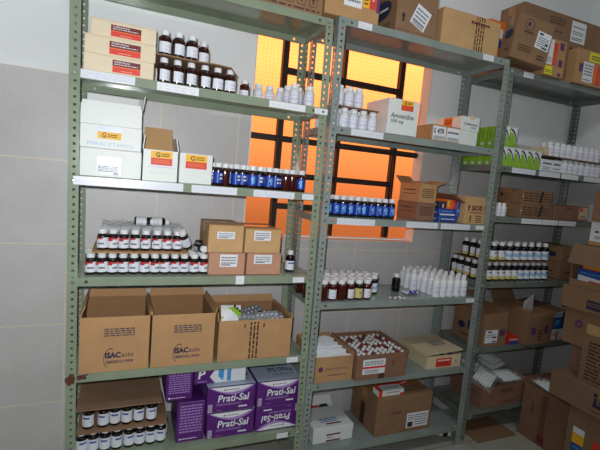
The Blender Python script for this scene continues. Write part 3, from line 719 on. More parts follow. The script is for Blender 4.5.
# standing on end, narrow side panel to the front
def side_carton(label, x0, x1, y0, d, z0, h, lean=0):
    carton('medicine_carton', label, x0, x1, y0, d, z0, h, 'purple', tape=None, topgap=False, group='purple Prati-Sal cartons on the bottom green shelf', rot=(0, lean, 0),
           prints=[('front', [('lines', .10, .22, .90, .94, 10, 'lilac'), ('disc', .14, .08, .004, .004, 'paper'), ('lines', .20, .06, .74, .10, 1, 'paper')]), ('top', [('rect', .02, .02, .98, .98, 'purple_deep')])], lid=None)
side_carton('purple carton standing on end with fine print, left of the two-by-two stack', .398, .506, .036, .20, z, .168)
side_carton('purple carton with fine print, sitting on top of the one standing on end', .352, .455, .060, .19, z+.1685, .125)
r = carton('medicine_carton', 'torn purple carton with white and blue flap, under the fifth green shelf', .460, .672, .062, .18, z+.2235, .085, 'purple', tape=None, topgap=False, group='purple Prati-Sal cartons on the bottom green shelf',
           prints=[('front', [('text', 'P', .07, .28, .20, .72, 'paper', .03, .1), ('lines', .06, .08, .24, .18, 1, 'lilac')])])
f = MB(); f.prism([(.085, .002), (.062, .03), (.085, .062), (.11, .083), (.212, .083), (.212, .002)], (0, -.0008, 0), (1, 0, 0), (0, 0, 1), (0, -1, 0), .002, 'paper')
draw(f, (0, -.0029, 0), (1, 0, 0), (0, 0, 1), (0, -1, 0), 1, 1, [('poly', [(.098, .075), (.112, .083), (.122, .083), (.118, .01), (.096, .03)], 'sky_blue'), ('poly', [(.132, .083), (.150, .083), (.150, .006), (.134, .006)], 'sky_blue')]); f.build('torn_flap', r)

# ================================================================== MIDDLE (BLUE-GREY) RACK
z = ZB[0]+.0005
lbl = [('lines', .08, .15, .9, .88, 4, 'ink_soft')]
carton('cardboard_box', 'brown box with white, yellow and red labels on top, bridging two racks', .868, 1.118, .022, .25, z, .24, 'kraft', 
       stick=[('front', .33, .20, .66, .60, 'paper', lbl), ('front', .67, .24, .80, .62, 'yellow', [('lines', .2, .1, .8, .9, 5, 'ink_brown')]), ('front', .80, .24, .93, .62, 'red', [('arrow', .5, .5, .014, 'paper')])],
       prints=[('front', [('rect', .935, .20, .995, .44, 'violet_mark')])])
carton('cardboard_box', 'tall brown box with blue oval mark and tilted white label on the middle rack', 1.205, 1.418, .026, .23, z, .26, 'kraft_dark',
       prints=[('left', [('disc', .48, .44, .075, .042, 'ink_navy'), ('lines', .3, .40, .7, .48, 1, 'paper'), ('lines', .2, .1, .8, .2, 2, 'ink_brown')]), ('front', [('arrow', .17, .26, .020, 'ink'), ('lines', .02, .045, .9, .06, 1, 'ink_brown')])],
       stick=[('front', .40, .13, .78, .48, 'paper', lbl+[('vlines', .1, .02, .9, .22, 16, 'ink')], -.42), ('front', .45, .80, .9, .98, 'paper', lbl, -.05)])
carton('cardboard_box', 'plain brown box with dark printed tape down its front, right end of middle rack', 1.447, 1.790, .022, .17, z, .156, 'kraft_light',
       prints=[('front', [('vlines', .55, .01, .72, .99, 4, 'ink_brown'), ('lines', .47, .72, .80, .86, 1, 'ink_maroon'), ('arrow', .50, .80, .010, 'ink_maroon')])], tape='kraft')
# second shelf
z = ZB[1]+.0005
cluster('white plastic bottle', "lower layer, middle rack's second shelf", 'white bottles on the middle rack, second shelf',
        [(.050, [(.968, 'milk'), (1.014, 'milk'), (1.060, 'milk'), (1.108, 'milk'), (1.154, 'milk')]), (.095, [(.968, 'milk'), (1.015, 'milk'), (1.062, 'milk'), (1.11, 'milk')]), (.14, [(.966, 'milk'), (1.01, 'milk')]), (.185, [(.966, 'milk'), (1.01, 'milk')])], z, .4)
sheet('brown cardboard tray between two layers of white bottles, middle rack', .950, 1.172, .028, .26, z+.0835, 'kraft_red', 'cardboard_tray', warp=.001)
cluster('white plastic bottle', "upper layer, middle rack's second shelf", 'white bottles on the middle rack, second shelf',
        [(.055, [(.985, 'milk'), (1.032, 'milk'), (1.080, 'milk')]), (.10, [(.99, 'milk'), (1.038, 'milk'), (1.085, 'milk')])], z+.0895, .4)
carton('white_carton', 'white carton with handwriting and yellow-red sticker, in front of the window', 1.207, 1.366, .010, .19, z, .152, 'white_card', tape=None, topgap=True,
       prints=[('front', [('text', 'Amoxicilina', .08, .46, .84, .60, 'ink', .012, .15), ('text', '500 mg', .09, .30, .50, .42, 'ink', .012, .15)]), ('left', [('disc', .4, .42, .006, .004, 'ink')])], stick=[('front', .40, .70, .80, .985, 'red', G_items)])
big = [('text', 'G', .05, .45, .20, .85, 'ink', .03), ('text', '470', .32, .45, .85, .85, 'ink', .03), ('vlines', .06, .05, .94, .3, 18, 'ink')]
carton('small_carton', 'small brown carton with two white barcode labels, right of the white carton', 1.457, 1.622, .018, .12, z, .073, 'kraft', tape=None,
       stick=[('front', .03, .06, .48, .90, 'paper', big), ('front', .52, .06, .985, .90, 'paper', [('lines', .06, .5, .9, .8, 1, 'ink'), ('vlines', .06, .05, .94, .3, 18, 'ink')])])
r = carton('white_carton', 'white carton with handwritten lid and orange sticker, beside the green boxes', 1.660, 1.770, .060, .19, z, .138, 'white_card', tape=None, topgap=False)
f = MB(); f.bevbox(-.002, .112, -.0025, .190, .072, .1405, 'white_card', .0015)
draw(f, (-.002, -.0025, .072), (1, 0, 0), (0, 0, 1), (0, -1, 0), .114, .068, [('disc', .55, .97, .018, .011, 'beige_card'), ('text', 'Cefalexina', .12, .42, .88, .60, 'ink', .012, .1), ('text', '500', .55, .20, .8, .34, 'ink')])
draw(f, (-.002, .190, .072), (0, -1, 0), (0, 0, 1), (-1, 0, 0), .1925, .068, [('rect', .34, .10, .66, .98, 'orange'), ('rect', .34, .10, .66, .36, 'red'), ('text', 'G', .40, .48, .50, .84, 'ink', .02), ('lines', .52, .5, .64, .8, 2, 'ink_brown')]); f.build('box_lid', r)
# third shelf
z = ZB[2]+.0005
cluster('blue-label bottle', "middle rack's third shelf", 'blue-label bottles on the middle rack, third shelf',
        [(.100, [(.968+.0371*k, 'blue_mid') for k in range(11)]), (.140, [(.98+.0371*k, 'blue_mid') for k in range(10)])], z, .4)
carton('small_carton', 'small brown carton with fine print, lower one beside the blue-label bottles', 1.475, 1.585, .085, .16, z, .086, 'kraft_red', prints=[('front', [('lines', .15, .25, .85, .80, 5, 'ink_brown')]), ('left', [('lines', .2, .6, .8, .75, 1, 'ink_brown'), ('lines', .2, .4, .8, .5, 1, 'ink_brown')])], tape=None)
carton('small_carton', 'small brown carton with open dark flap, upper one beside the blue-label bottles', 1.482, 1.582, .085, .16, z+.0865, .086, 'kraft', prints=[('front', [('lines', .15, .25, .85, .80, 5, 'ink_brown')]), ('left', [('lines', .2, .6, .8, .75, 1, 'ink_brown'), ('lines', .2, .4, .8, .5, 1, 'ink_brown')])],
       flaps={'front': (172, .07), 'left': (165, .05), 'right': (22, .06), 'back': (35, .07)}, inside='kraft_inside')
r = carton('cardboard_box', 'brown box with red SOS print, side open, right end of middle rack', 1.712, 1.862, .016, .235, z, .134, 'kraft_light',
       prints=[('front', [('text', 'SOS', .26, .50, .72, .70, 'ink_maroon', .05), ('arrow', .14, .60, .016, 'ink_maroon'), ('arrow', .85, .60, .016, 'ink_maroon'), ('lines', .2, .40, .82, .46, 1, 'ink_brown'), ('text', 'I', .22, .06, .27, .32, 'ink_brown', .02), ('lines', .46, .05, .74, .34, 4, 'ink_brown')])], tape=None, topgap=False)
f = MB(); f.panel((-.001, .006, .10), (-.001, .234, .10), (-.055, .234, .140), (-.055, .02, .136), .003, 'kraft_red'); f.build('carton_flap', r)
def flatbox(label, x0, x1, y0, d, z0, h, m, items, group='coloured medicine boxes on the middle rack', cat='medicine box', lines=True):
    carton('medicine_box', label, x0, x1, y0, d, z0, h, m, cat=cat, tape=None, topgap=False, group=group, prints=[('front', items), ('left', [('lines', .2, .3, .8, .6, 1, 'paper')])])
wl = [('lines', .1, .35, .8, .65, 1, 'paper'), ('rect', .02, .02, .98, .12, 'ink_navy')]
flatbox('blue medicine box lying flat, lowest of the blue boxes by the small cartons', 1.592, 1.705, .052, .12, z, .030, 'blue_card', wl)
flatbox('blue medicine box with white stripe, second from the bottom', 1.590, 1.690, .056, .11, z+.0305, .034, 'blue_card', [('rect', .05, .1, .95, .3, 'paper'), ('lines', .1, .5, .8, .8, 1, 'label_sky')])
flatbox('dark blue medicine box standing at the left end above the blue boxes', 1.588, 1.632, .060, .10, z+.065, .034, 'ink_navy', [('rect', .4, .1, .6, .7, 'beige_card')])
flatbox('orange upright medicine box among the blue boxes', 1.636, 1.662, .058, .10, z+.065, .046, 'orange', [('rect', 0, .2, .4, .9, 'yellow')])
flatbox('red upright medicine box right of the orange one', 1.663, 1.688, .054, .10, z+.065, .046, 'red_card', [('lines', .2, .2, .8, .7, 2, 'orange')])
flatbox('blue upright medicine box next to the open SOS box', 1.690, 1.7105, .050, .11, z+.0305, .074, 'blue_card', [('rect', .2, .3, .7, .5, 'label_sky')])
# fourth shelf
z = ZB[3]+.0005
A_, Wt, Yl, Bl = 'amber_nolabel', 'amber_white', 'dark_yellow', 'dark_blue'
R = lambda x0, seq: [(x0+.0445*k-.0445, s) for k, s in enumerate([A_]+seq)]
cluster({'*': 'amber bottle', Yl: 'dark yellow-label bottle', Bl: 'dark blue-label bottle'}, 'left group, middle rack, fourth shelf', 'amber bottles grouped on the fourth middle shelf',
        [(.052, R(.998, [A_, Wt, A_, Wt, Yl, Wt])), (.094, R(.985, [A_, A_, Wt, Yl, Wt, Yl, Yl])), (.136, R(.998, [A_, A_, A_, A_, A_, Yl, Yl, Bl])), (.178, R(.985, [A_]*6+[Yl, Bl, Bl])), (.220, R(.998, [A_]*6+[Bl, Bl])), (.258, R(1.02, [A_]*5+[Bl]))], z, .35)
bottle('dark_bare', 'single dark bottle without label standing between the amber and white bottle groups', 1.463, .165, z, rz=0)
cluster('white bottle', "right group, middle rack's fourth shelf", 'white bottles grouped on the fourth middle shelf',
        [(.045+.0432*j, [(1.615+.0435*k+(.004 if j % 2 else 0), 'white_tall') for k in range(5 if j < 3 else 4)]) for j in range(3)]+[(.045+.0432*j, [(1.572+.0435*k+(.004 if j % 2 else 0), 'white_tall') for k in range(5)]) for j in range(3, 6)], z, .4)
for i, (x, y) in enumerate(((1.355, .05), (1.372, .038), (1.388, .052), (1.402, .035), (1.42, .03), (1.41, .055))):
    t = thing('tablet', 'loose white tablet on the shelf in front of the unlabelled dark bottle', 'pill', (x, y, z), group='loose white tablets'); b = MB()
    b.lathe([(.0055, 0), (.0068, .0012), (.0068, .0035), (.0055, .0047), (.003, .0052)], 14, 'syringe_white'); b.build('pill_body', t)
t = thing('crumpled_wrapper', 'crumpled blue and white wrapper lying in front of the white bottles', 'wrapper', (1.475, .085, z)); b = MB()
N = 7; vs = [(.085*i/N, .05*j/N, .004+.007*abs(math.sin(i*2.1+j*1.7))) for j in range(N+1) for i in range(N+1)]
for j in range(N):
    for i in range(N):
        a = j*(N+1)+i; b.add([vs[a], vs[a+1], vs[a+N+2], vs[a+N+1]], [(0, 1, 2, 3)], 'label_blue' if (i+j*2) % 5 and i > 1 else 'paper')
b.build('wrapper_sheet', t)
# fifth shelf
z = ZB[4]+.0005
carton('cardboard_box', 'open brown box full of white leaflets, left end of the fifth middle shelf', .982, 1.172, .026, .24, z, .115, 'kraft',
       prints=[('front', [('disc', .14, .52, .012, .012, 'violet_mark'), ('text', 'UNIAO QUIMICA', .25, .44, .88, .56, 'violet_mark'), ('lines', .36, .22, .86, .30, 1, 'violet_mark'), ('ring', .85, .84, .014, .0155, 'violet_mark')])], flaps={'back': (95, .02), 'left': (100, .02), 'right': (96, .015)}, inside='kraft_inside')
for i in range(16):
    t = thing('leaflet', f'folded white leaflet, {ORD[i]} from the front in the open leaflet box', 'leaflet', (.992+random.uniform(0, .004), .036+.0136*i, z+.006), rot=(random.uniform(-.05, -.01), random.uniform(-.03, .03), 0), group='white leaflets in the open box')
    b = MB(); hh = random.uniform(.104, .128); w = .168
    b.prism([(0, 0), (w, 0), (w, hh*.93), (w*.8, hh), (w*.55, hh*.95), (w*.3, hh*1.01), (0, hh*.95)], (0, 0, 0), (1, 0, 0), (0, 0, 1), (0, 1, 0), .0022, 'paper'); b.build('folded_sheet', t)
carton('cardboard_box', 'open brown box packed with capped vials and a white-red label', 1.178, 1.456, .002, .262, z, .119, 'kraft_red',
       stick=[('front', .12, .22, .56, .82, 'paper', [('rect', 0, .38, 1, .52, 'red'), ('lines', .08, .6, .9, .9, 2, 'ink_soft'), ('vlines', .1, .06, .7, .3, 14, 'ink_soft')])],
       prints=[('front', [('rect', .44, .0, .56, .5, 'ink_brown'), ('arrow', .72, .60, .014, 'ink_maroon')])], flaps={'left': (84, .02), 'right': (86, .012), 'back': (86, .008)}, inside='kraft_inside')
vb = MB(); vb.lathe([(.0105, 0), (.011, .002), (.011, .082), (.010, .088), (.0066, .0915)], 12, 'kraft_red'); VM = vb.mesh('vial_body')
vc = MB(); vc.lathe([(.0078, .091), (.0082, .092), (.0082, .100), (.007, .1018), (.003, .102)], 12, 'syringe_white'); VC = vc.mesh('vial_cap'); vc.mats = ['ink_maroon']; VC2 = vc.mesh('vial_cap')
for j in range(9):
    for i in range(10):
        brown = random.random() < .25
        t = thing('vial', f'{"brown" if brown else "white"}-capped vial, {ORD[i]} from left in the {ORD[j]} row of the vial box', 'vial', (1.196+.0268*i+random.uniform(-.002, .002), .022+.0268*j, z+.0155+random.uniform(0, .006)), group='capped vials in the open brown box')
        for nm, me in (('vial_body', VM), ('vial_cap', VC2 if brown else VC)):
            o = bpy.data.objects.new(nm, me); COL.objects.link(o); o.parent = t
r = carton('flat_carton', 'flat beige carton with loose lid and red label, right end of fifth shelf', 1.605, 1.826, .032, .225, z, .066, 'beige_card', tape=None, flaps={'left': (90, .006)}, inside='kraft_inside',
       stick=[('front', .27, .10, .72, .78, 'red', [('lines', .1, .6, .9, .9, 1, 'paper'), ('lines', .1, .2, .8, .5, 2, 'ink_maroon')])], prints=[('front', [('arrow', .86, .42, .010, 'ink_soft')])])
f = MB(); f.panel((-.004, -.006, .074), (.226, -.006, .088), (.226, .228, .084), (-.004, .228, .074), .004, 'beige_card')
f.panel((-.004, .002, .058), (-.004, -.006, .074), (-.004, .228, .074), (-.004, .222, .060), .003, 'beige_card')
draw(f, (.05, .05, .0832), (1, 0, .06), (0, 1, 0), (0, 0, 1), .15, .11, [('lines', .3, .2, .9, .8, 3, 'ink_soft')], .001); f.build('box_lid', r)
for i in range(7): 
    t = thing('sealed_sachet', f'dark sachet under the lid of the flat beige carton, {ORD[i]} from left', 'sachet', (1.625+.027*i, .045, z+.0045), group='sachets in the beige carton', rot=(-.06, 0, 0)); b = MB()
    b.bevbox(0, .021, 0, .016, 0, .064, 'ink' if i % 2 else 'foil', .003); b.build('sachet_body', t)
# bottom shelf
z = ZB[5]+.0005
r = carton('white_carton', 'closed white carton with maroon print at the front of the bottom middle shelf', 1.022, 1.232, .060, .17, z, .076, 'white_card', tape=None, topgap=False, lid=.030,
       stick=[('front', .32, .06, .68, .56, 'paper', [('rect', 0, .78, 1, 1, 'ink_maroon'), ('rect', 0, 0, 1, .22, 'ink_maroon'), ('lines', .05, .4, .5, .65, 1, 'ink_blue')])])
f = MB(); draw(f, (.055, .02, .0775), (1, 0, 0), (0, 1, 0), (0, 0, 1), .10, .09, [('rect', .2, 0, 1, .12, 'ink_maroon'), ('lines', .0, .18, .9, .6, 3, 'ink_blue')]); f.build('printed_top', r)
r = carton('white_carton', 'open white carton holding red and black packs, behind the closed one', 1.045, 1.235, .236, .048, z, .055, 'white_card', tape=None, flaps={'back': (45, .05), 'left': (80, .02), 'right': (120, .02)}, inside='white_card', group=None)
for i, (x, m, lb) in enumerate(((1.055, 'blue_grey', 'grey-blue pack in the open white carton'), (1.10, 'red', 'red pack in the open white carton'), (1.15, 'ink', 'black pack in the open white carton'))):
    carton('medicine_box', lb, x, x+.042, .244, .032, z+.0045, .056+.003*i, m, tape=None, topgap=False, cat='medicine box', prints=[('front', [('lines', .2, .7, .8, .9, 1, 'paper')])])
carton('cardboard_box', 'large closed brown box with white label, bottom shelf of the middle rack', 1.342, 1.676, .036, .240, z, .196, 'kraft_dark',
       stick=[('front', .55, .10, .95, .50, 'paper', [('rect', .06, .06, .30, .40, 'ink'), ('lines', .38, .1, .95, .9, 5, 'ink_soft'), ('lines', .06, .5, .34, .9, 3, 'ink_soft')])],
       prints=[('front', [('lines', .26, .52, .44, .62, 1, 'ink_maroon')]), ('left', [('rect', .40, .02, .56, .62, 'ink_brown')])])
def smallbox(label, x, y, z0, w, d, h, rz, m, items):
    carton('medicine_box', label, x, x+w, y, d, z0, h, m, cat='medicine box', tape=None, topgap=False, rz=rz, prints=[('front', items), ('top', [('rect', 0, 0, .16, 1, 'red'), ('lines', .3, .3, .9, .7, 2, 'ink_soft')])])
smallbox('small white and red medicine box on the large brown box', 1.352, .050, z+.1965, .150, .055, .030, .0, 'white_card', [('rect', 0, 0, .14, 1, 'red'), ('rect', .84, 0, 1, .4, 'red'), ('lines', .3, .5, .8, .8, 1, 'ink_soft')])
smallbox('crimson medicine box behind the small white one on the large brown box', 1.41, .125, z+.1965, .10, .04, .022, -.1, 'red_card', [('lines', .1, .2, .8, .8, 1, 'paper')])
smallbox('second crimson medicine box at the back of the large brown box', 1.535, .130, z+.1965, .07, .04, .024, .35, 'red_card', [('lines', .1, .2, .8, .8, 1, 'paper')])

# ================================================================== CORNER (DARK) RACK
z = ZC_[0]+.0005
carton('orange_carton', 'orange and white carton with blue shape behind the tilted brown box', 1.895, 2.06, .206, .075, z, .285, 'orange', tape=None, topgap=False, cat='box',
       prints=[('front', [('rect', .1, .70, .6, .86, 'paper'), ('disc', .4, .60, .04, .03, 'blue_card')]), ('left', [('rect', .1, .72, .7, .86, 'paper'), ('disc', .4, .62, .03, .03, 'blue_card')])])
carton('cardboard_box', 'tilted brown box with round logo and white label, overhanging the top shelves', 1.848, 2.058, .004, .09, 2.006, .212, 'kraft_dark', rot=(.0, .14, -.17),
       prints=[('front', [('ring', .33, .80, .024, .027, 'ink_navy'), ('disc', .31, .81, .008, .010, 'ink_navy'), ('lines', .22, .58, .48, .68, 1, 'ink_brown'), ('lines', .14, .18, .52, .34, 3, 'ink_brown'), ('lines', .70, .10, .90, .24, 2, 'ink')]),
               ('left', [('disc', .50, .56, .030, .024, 'ink_navy'), ('lines', .4, .16, .75, .24, 1, 'ink_brown')])],
       stick=[('front', .58, .36, .96, .74, 'paper', [('rect', .12, .80, .40, .92, 'ink'), ('lines', .1, .1, .9, .72, 5, 'ink_soft'), ('rect', .7, .3, .9, .4, 'ink'), ('rect', .5, .06, .9, .14, 'ink')], -.06)])
carton('cardboard_box', 'brown box with red stripe and yellow label, partly behind the tilted box', 2.100, 2.242, .012, .235, z, .182, 'kraft',
       stick=[('front', .03, .30, .34, .96, 'paper', [('lines', .1, .06, .9, .3, 3, 'ink_soft')]), ('front', .36, .30, .56, .90, 'red', [('vlines', .25, .1, .8, .7, 2, 'orange')]), ('front', .03, .03, .40, .25, 'lemon', [('lines', .1, .15, .9, .6, 2, 'ink')])],
       prints=[('front', [('rect', .66, .74, .88, .94, 'violet_mark'), ('rect', .68, .28, .88, .48, 'violet_mark'), ('rect', .70, .03, .86, .12, 'violet_mark')])])
carton('cardboard_box', 'brown box with white, orange and red label, right end of top shelf', 2.332, 2.60, .014, .235, z, .178, 'kraft',
       stick=[('front', .22, .08, .52, .66, 'paper', [('lines', .1, .06, .8, .16, 1, 'ink'), ('lines', .1, .3, .9, .9, 4, 'ink_soft')]), ('front', .52, .10, .63, .64, 'orange', []), ('front', .63, .06, .76, .58, 'red', [('vlines', .2, .2, .8, .8, 2, 'orange')]), ('front', .36, .70, .74, .97, 'lemon', [('lines', .15, .15, .9, .7, 2, 'ink')])],
       prints=[('front', [('rect', .10, .34, .21, .58, 'violet_mark'), ('rect', .80, .30, .95, .54, 'violet_mark')]), ('left', [('ring', .5, .74, .024, .027, 'violet_mark'), ('lines', .2, .2, .8, .4, 2, 'ink_brown')])])
carton('cardboard_box', 'long brown box with white label lying across the two boxes on top', 2.012, 2.70, .105, .15, z+.2085, .155, 'kraft_dark',
       stick=[('front', .53, .20, .70, .90, 'paper', [('lines', .1, .66, .9, .8, 1, 'ink_soft'), ('lines', .1, .35, .85, .55, 2, 'ink_soft'), ('lines', .08, .08, .8, .25, 2, 'ink')])],
       prints=[('front', [('lines', .30, .35, .44, .42, 1, 'ink'), ('lines', .28, .60, .46, .85, 3, 'ink_brown'), ('poly', [(.03, .35), (.10, .35), (.09, .65)], 'lemon')])])
# support blocks under the long box are the boxes themselves: a third box behind them carries it
carton('cardboard_box', 'brown box at the back of the top shelf under the long box', 2.255, 2.325, .060, .18, z, .2075, 'kraft_dark', tape=None)
# second shelf: green boxes
z = ZC_[1]+.0005
gb = MB(); gw, gd, gh = .0485, .0500, .099
gb.bevbox(0, gw, 0, gd, 0, gh, 'green_card', .001)
draw(gb, (0, 0, 0), (1, 0, 0), (0, 0, 1), (0, -1, 0), gw, gh, [('poly', [(.02, .52), (.3, .50), (.65, .36), (.98, .10), (.98, .98), (.02, .98)], 'paper'), ('poly', [(.02, .82), (.2, .80), (.5, .68), (.78, .48), (.98, .14), (.98, .40), (.8, .62), (.55, .80), (.3, .88), (.02, .92)], 'ink_navy'),
      ('poly', [(.02, .66), (.2, .74), (.5, .62), (.75, .42), (.98, .10), (.98, .05), (.02, .05)], 'green_card'), ('lines', .1, .94, .7, .975, 1, 'ink_soft')])
draw(gb, (0, gd, 0), (0, -1, 0), (0, 0, 1), (-1, 0, 0), gd, gh, [('rect', .0, .0, .10, 1, 'green_dark'), ('rect', .30, .06, .66, .20, 'label_white'), ('vlines', .4, .4, .6, .9, 1, 'green_dark')])
GM = gb.mesh('carton_body'); gf = MB(); gf.bevbox(.001, gw-.001, .001, gd-.001, gh, gh+.0012, 'paper', .0004); GF = gf.mesh('top_flap')
def greenbox(label, x, y, z0):
    t = thing('medicine_box', label, 'medicine box', (x, y, z0), group='green and white medicine boxes on the corner rack')
    for nm, me in (('carton_body', GM), ('top_flap', GF)):
        o = bpy.data.objects.new(nm, me); COL.objects.link(o); o.parent = t
for j in range(5):
    for i in range(6):
        if j > 2 and i > 2: continue
        greenbox(f'green-white box, {ORD[i]} from left, {ROWN[j]} row, lower layer on corner rack', 1.918+.0497*i, .045+.0512*j, z)
for j in range(4):
    for i in range(2):
        greenbox(f'green-white box, {ORD[i]} from left, {ROWN[j]} row, upper layer on corner rack', 1.918+.0525*i, .045+.0512*j, z+.1012)
carton('medicine_box', 'cream medicine box standing behind the upper green boxes', 1.918, 1.965, .252, .045, z+.1012, .105, 'cream_card', cat='medicine box', tape=None, topgap=False, prints=[('left', [('lines', .2, .2, .8, .8, 3, 'ink_soft')])])
carton('white_carton', 'flat white carton with bold black lettering, between green boxes and white bottles', 2.222, 2.390, .045, .15, z, .063, 'white_card', tape=None, topgap=False,
       stick=[('front', .02, .06, .50, .92, 'paper', [('lines', .12, .52, .92, .86, 1, 'ink'), ('lines', .1, .1, .8, .4, 2, 'ink_soft')]), ('front', .53, .08, .98, .94, 'paper', [('lines', .1, .5, .8, .84, 1, 'ink'), ('lines', .1, .1, .8, .35, 1, 'ink_soft')])])
cluster('white bottle', "lower layer, corner rack's second shelf", 'white bottles on the corner rack, second shelf', [(.060, [(2.418+.0465*k, 'corner_milk') for k in range(7)]), (.11, [(2.418+.0465*k, 'corner_milk') for k in range(7)])], z, .4)
sheet('brown cardboard tray under the upper white bottles, corner rack', 2.240, 2.745, .032, .26, z+.0765, 'kraft_red', 'cardboard_tray', warp=.0015)
carton('small_carton', 'tiny beige carton at the left end of the cardboard tray', 2.245, 2.275, .050, .10, z+.085, .045, 'beige_card', tape=None, topgap=False)
cluster('white bottle', "upper layer, corner rack's second shelf", 'white bottles on the corner rack, second shelf', [(.066, [(2.296+.0485*k, 'corner_milk') for k in range(9)]), (.115, [(2.31+.0485*k, 'corner_milk') for k in range(9)])], z+.084, .4)
# third shelf
z = ZC_[2]+.0005
cluster('slim white bottle', "corner rack's third shelf beside the post", 'slim white bottles on the corner rack', [(.055, [(1.972, 'corner_slim'), (2.005, 'corner_slim')]), (.09, [(1.972, 'corner_slim'), (2.005, 'corner_slim')])], z, .3)
stripes = [('front', [('lines', .04, .15, .96, .85, 4, 'ink_brown'), ('poly', [(.55, .1), (.62, .1), (.70, .95), (.62, .95)], 'ink'), ('rect', 0, .45, .02, .6, 'paper')]), ('left', [('disc', .3, .55, .012, .010, 'ink_brown')])]
carton('cardboard_box', 'brown box with dark printed bands, lower of two on the third corner shelf', 2.132, 2.372, .055, .20, z, .074, 'kraft_dark', prints=stripes)
carton('cardboard_box', 'brown box with dark printed bands, upper of two on the third corner shelf', 2.134, 2.360, .055, .20, z+.0745, .078, 'kraft_dark', prints=stripes)
carton('small_carton', 'plain brown carton right of the two stacked boxes, third corner shelf', 2.395, 2.570, .055, .20, z, .080, 'kraft_red', prints=[('front', [('lines', .5, .75, .8, .9, 1, 'ink_brown')])])
carton('small_carton', 'small carton with red and beige print, right end of third corner shelf', 2.585, 2.675, .050, .15, z, .086, 'kraft_red', tape=None, topgap=False, stick=[('front', .1, .12, .92, .92, 'beige_card', [('rect', .04, .66, .4, .96, 'red'), ('lines', .2, .18, .8, .34, 1, 'ink'), ('rect', .1, .08, .9, .14, 'kraft_dark')])])
# fourth shelf
z = ZC_[3]+.0005
CY, CB = 'corner_yellow', 'corner_blue'
fr_ = [(1.943+.0475*k, CY if k < 6 else CB) for k in range(11)]
dd = {'*': 'dark bottle, yellow-white label', CB: 'dark bottle, blue-white label'}
cluster(dd, "lower layer, corner rack's fourth shelf", 'dark bottles on the fourth corner shelf', [(.085, fr_)]+[(.085+.05*j, [(1.943+.048*k, CY) for k in range(3)]) for j in range(1, 5)], z, .4)
sheet('cardboard tray between two layers of dark bottles, corner rack', 1.925, 2.46, .052, .290, z+.1025, 'kraft_dark', 'cardboard_tray', warp=.001)
cluster(dd, "upper layer, corner rack's fourth shelf", 'dark bottles on the fourth corner shelf', [(.085+.05*j, [(1.952+(.012 if j else 0)+.0565*k, CY if k < 3 else CB) for k in range(9 if j < 2 else 3)]) for j in range(4)], z+.1075, .4)
for h0, hh, lb in ((0, .100, 'lower'), (.1005, .092, 'upper')):
    carton('cardboard_box', f'brown box right of the dark bottles on the corner rack, {lb} of two', 2.540, 2.690, .075, .19, z+h0, hh, 'kraft_dark', prints=[('left', [('rect', .3, .3, .8, .6, 'ink_navy')] if h0 else [('lines', .2, .3, .8, .5, 1, 'ink_brown')]), ('front', [('lines', .3, .3, .8, .5, 1, 'ink_brown')])])
# fifth shelf
z = ZC_[4]+.0005
carton('cardboard_box', 'open brown box with white barcode label, fifth corner shelf beside the post', 1.968, 2.140, .040, .225, z, .180, 'kraft_dark', flaps={'back': (80, .07), 'left': (70, .06), 'right': (96, .02)}, inside='kraft_inside',
       stick=[('front', .10, .10, .62, .50, 'paper', [('lines', .1, .4, .9, .7, 2, 'ink_soft'), ('rect', .2, .8, .5, .92, 'ink'), ('rect', .62, .36, .9, .46, 'ink'), ('rect', .6, .06, .92, .16, 'ink')])],
       prints=[('front', [('rect', .70, .30, .92, .50, 'violet_mark')]), ('left', [('disc', .30, .42, .026, .020, 'ink_navy'), ('rect', .50, .34, .66, .62, 'ink_navy'), ('lines', .3, .1, .8, .2, 1, 'ink_brown')])])
carton('cardboard_box', 'large open brown box with white paper sticking out, fifth corner shelf', 2.262, 2.458, .008, .258, z, .180, 'kraft_dark', flaps={'left': (150, .03), 'right': (8, .10), 'back': (60, .11), 'front': (-82, .02)}, inside='kraft_inside',
       prints=[('front', [('rect', .14, .34, .34, .56, 'violet_mark'), ('ring', .52, .62, .010, .013, 'ink_navy'), ('rect', .68, .34, .82, .60, 'violet_mark'), ('lines', .44, .1, .6, .5, 4, 'ink_brown')]), ('left', [('ring', .15, .84, .020, .022, 'violet_mark'), ('lines', .2, .05, .6, .1, 1, 'ink_brown')])])
t = thing('paper_sheet', 'white paper sheet sticking out of the large open box on the corner rack', 'paper', (2.335, .085, z+.150), rot=(.25, -.35, .15)); b = MB()
b.panel((-.045, 0, 0), (.055, 0, 0), (.055, .012, .115), (-.045, .010, .110), .001, 'paper'); draw(b, (-.045, -.0012, .0), (1, 0, 0), (0, .09, 1), (0, -1, 0), .10, .11, [('lines', .2, .4, .8, .8, 4, 'label_lilac')]); b.build('sheet', t)
carton('medicine_box', 'small red and blue medicine box between the two open boxes on the corner rack', 2.160, 2.235, .035, .10, z, .045, 'red_card', cat='medicine box', tape=None, topgap=False, prints=[('front', [('rect', 0, 0, 1, .4, 'blue_card'), ('lines', .1, .5, .9, .8, 1, 'paper')])])
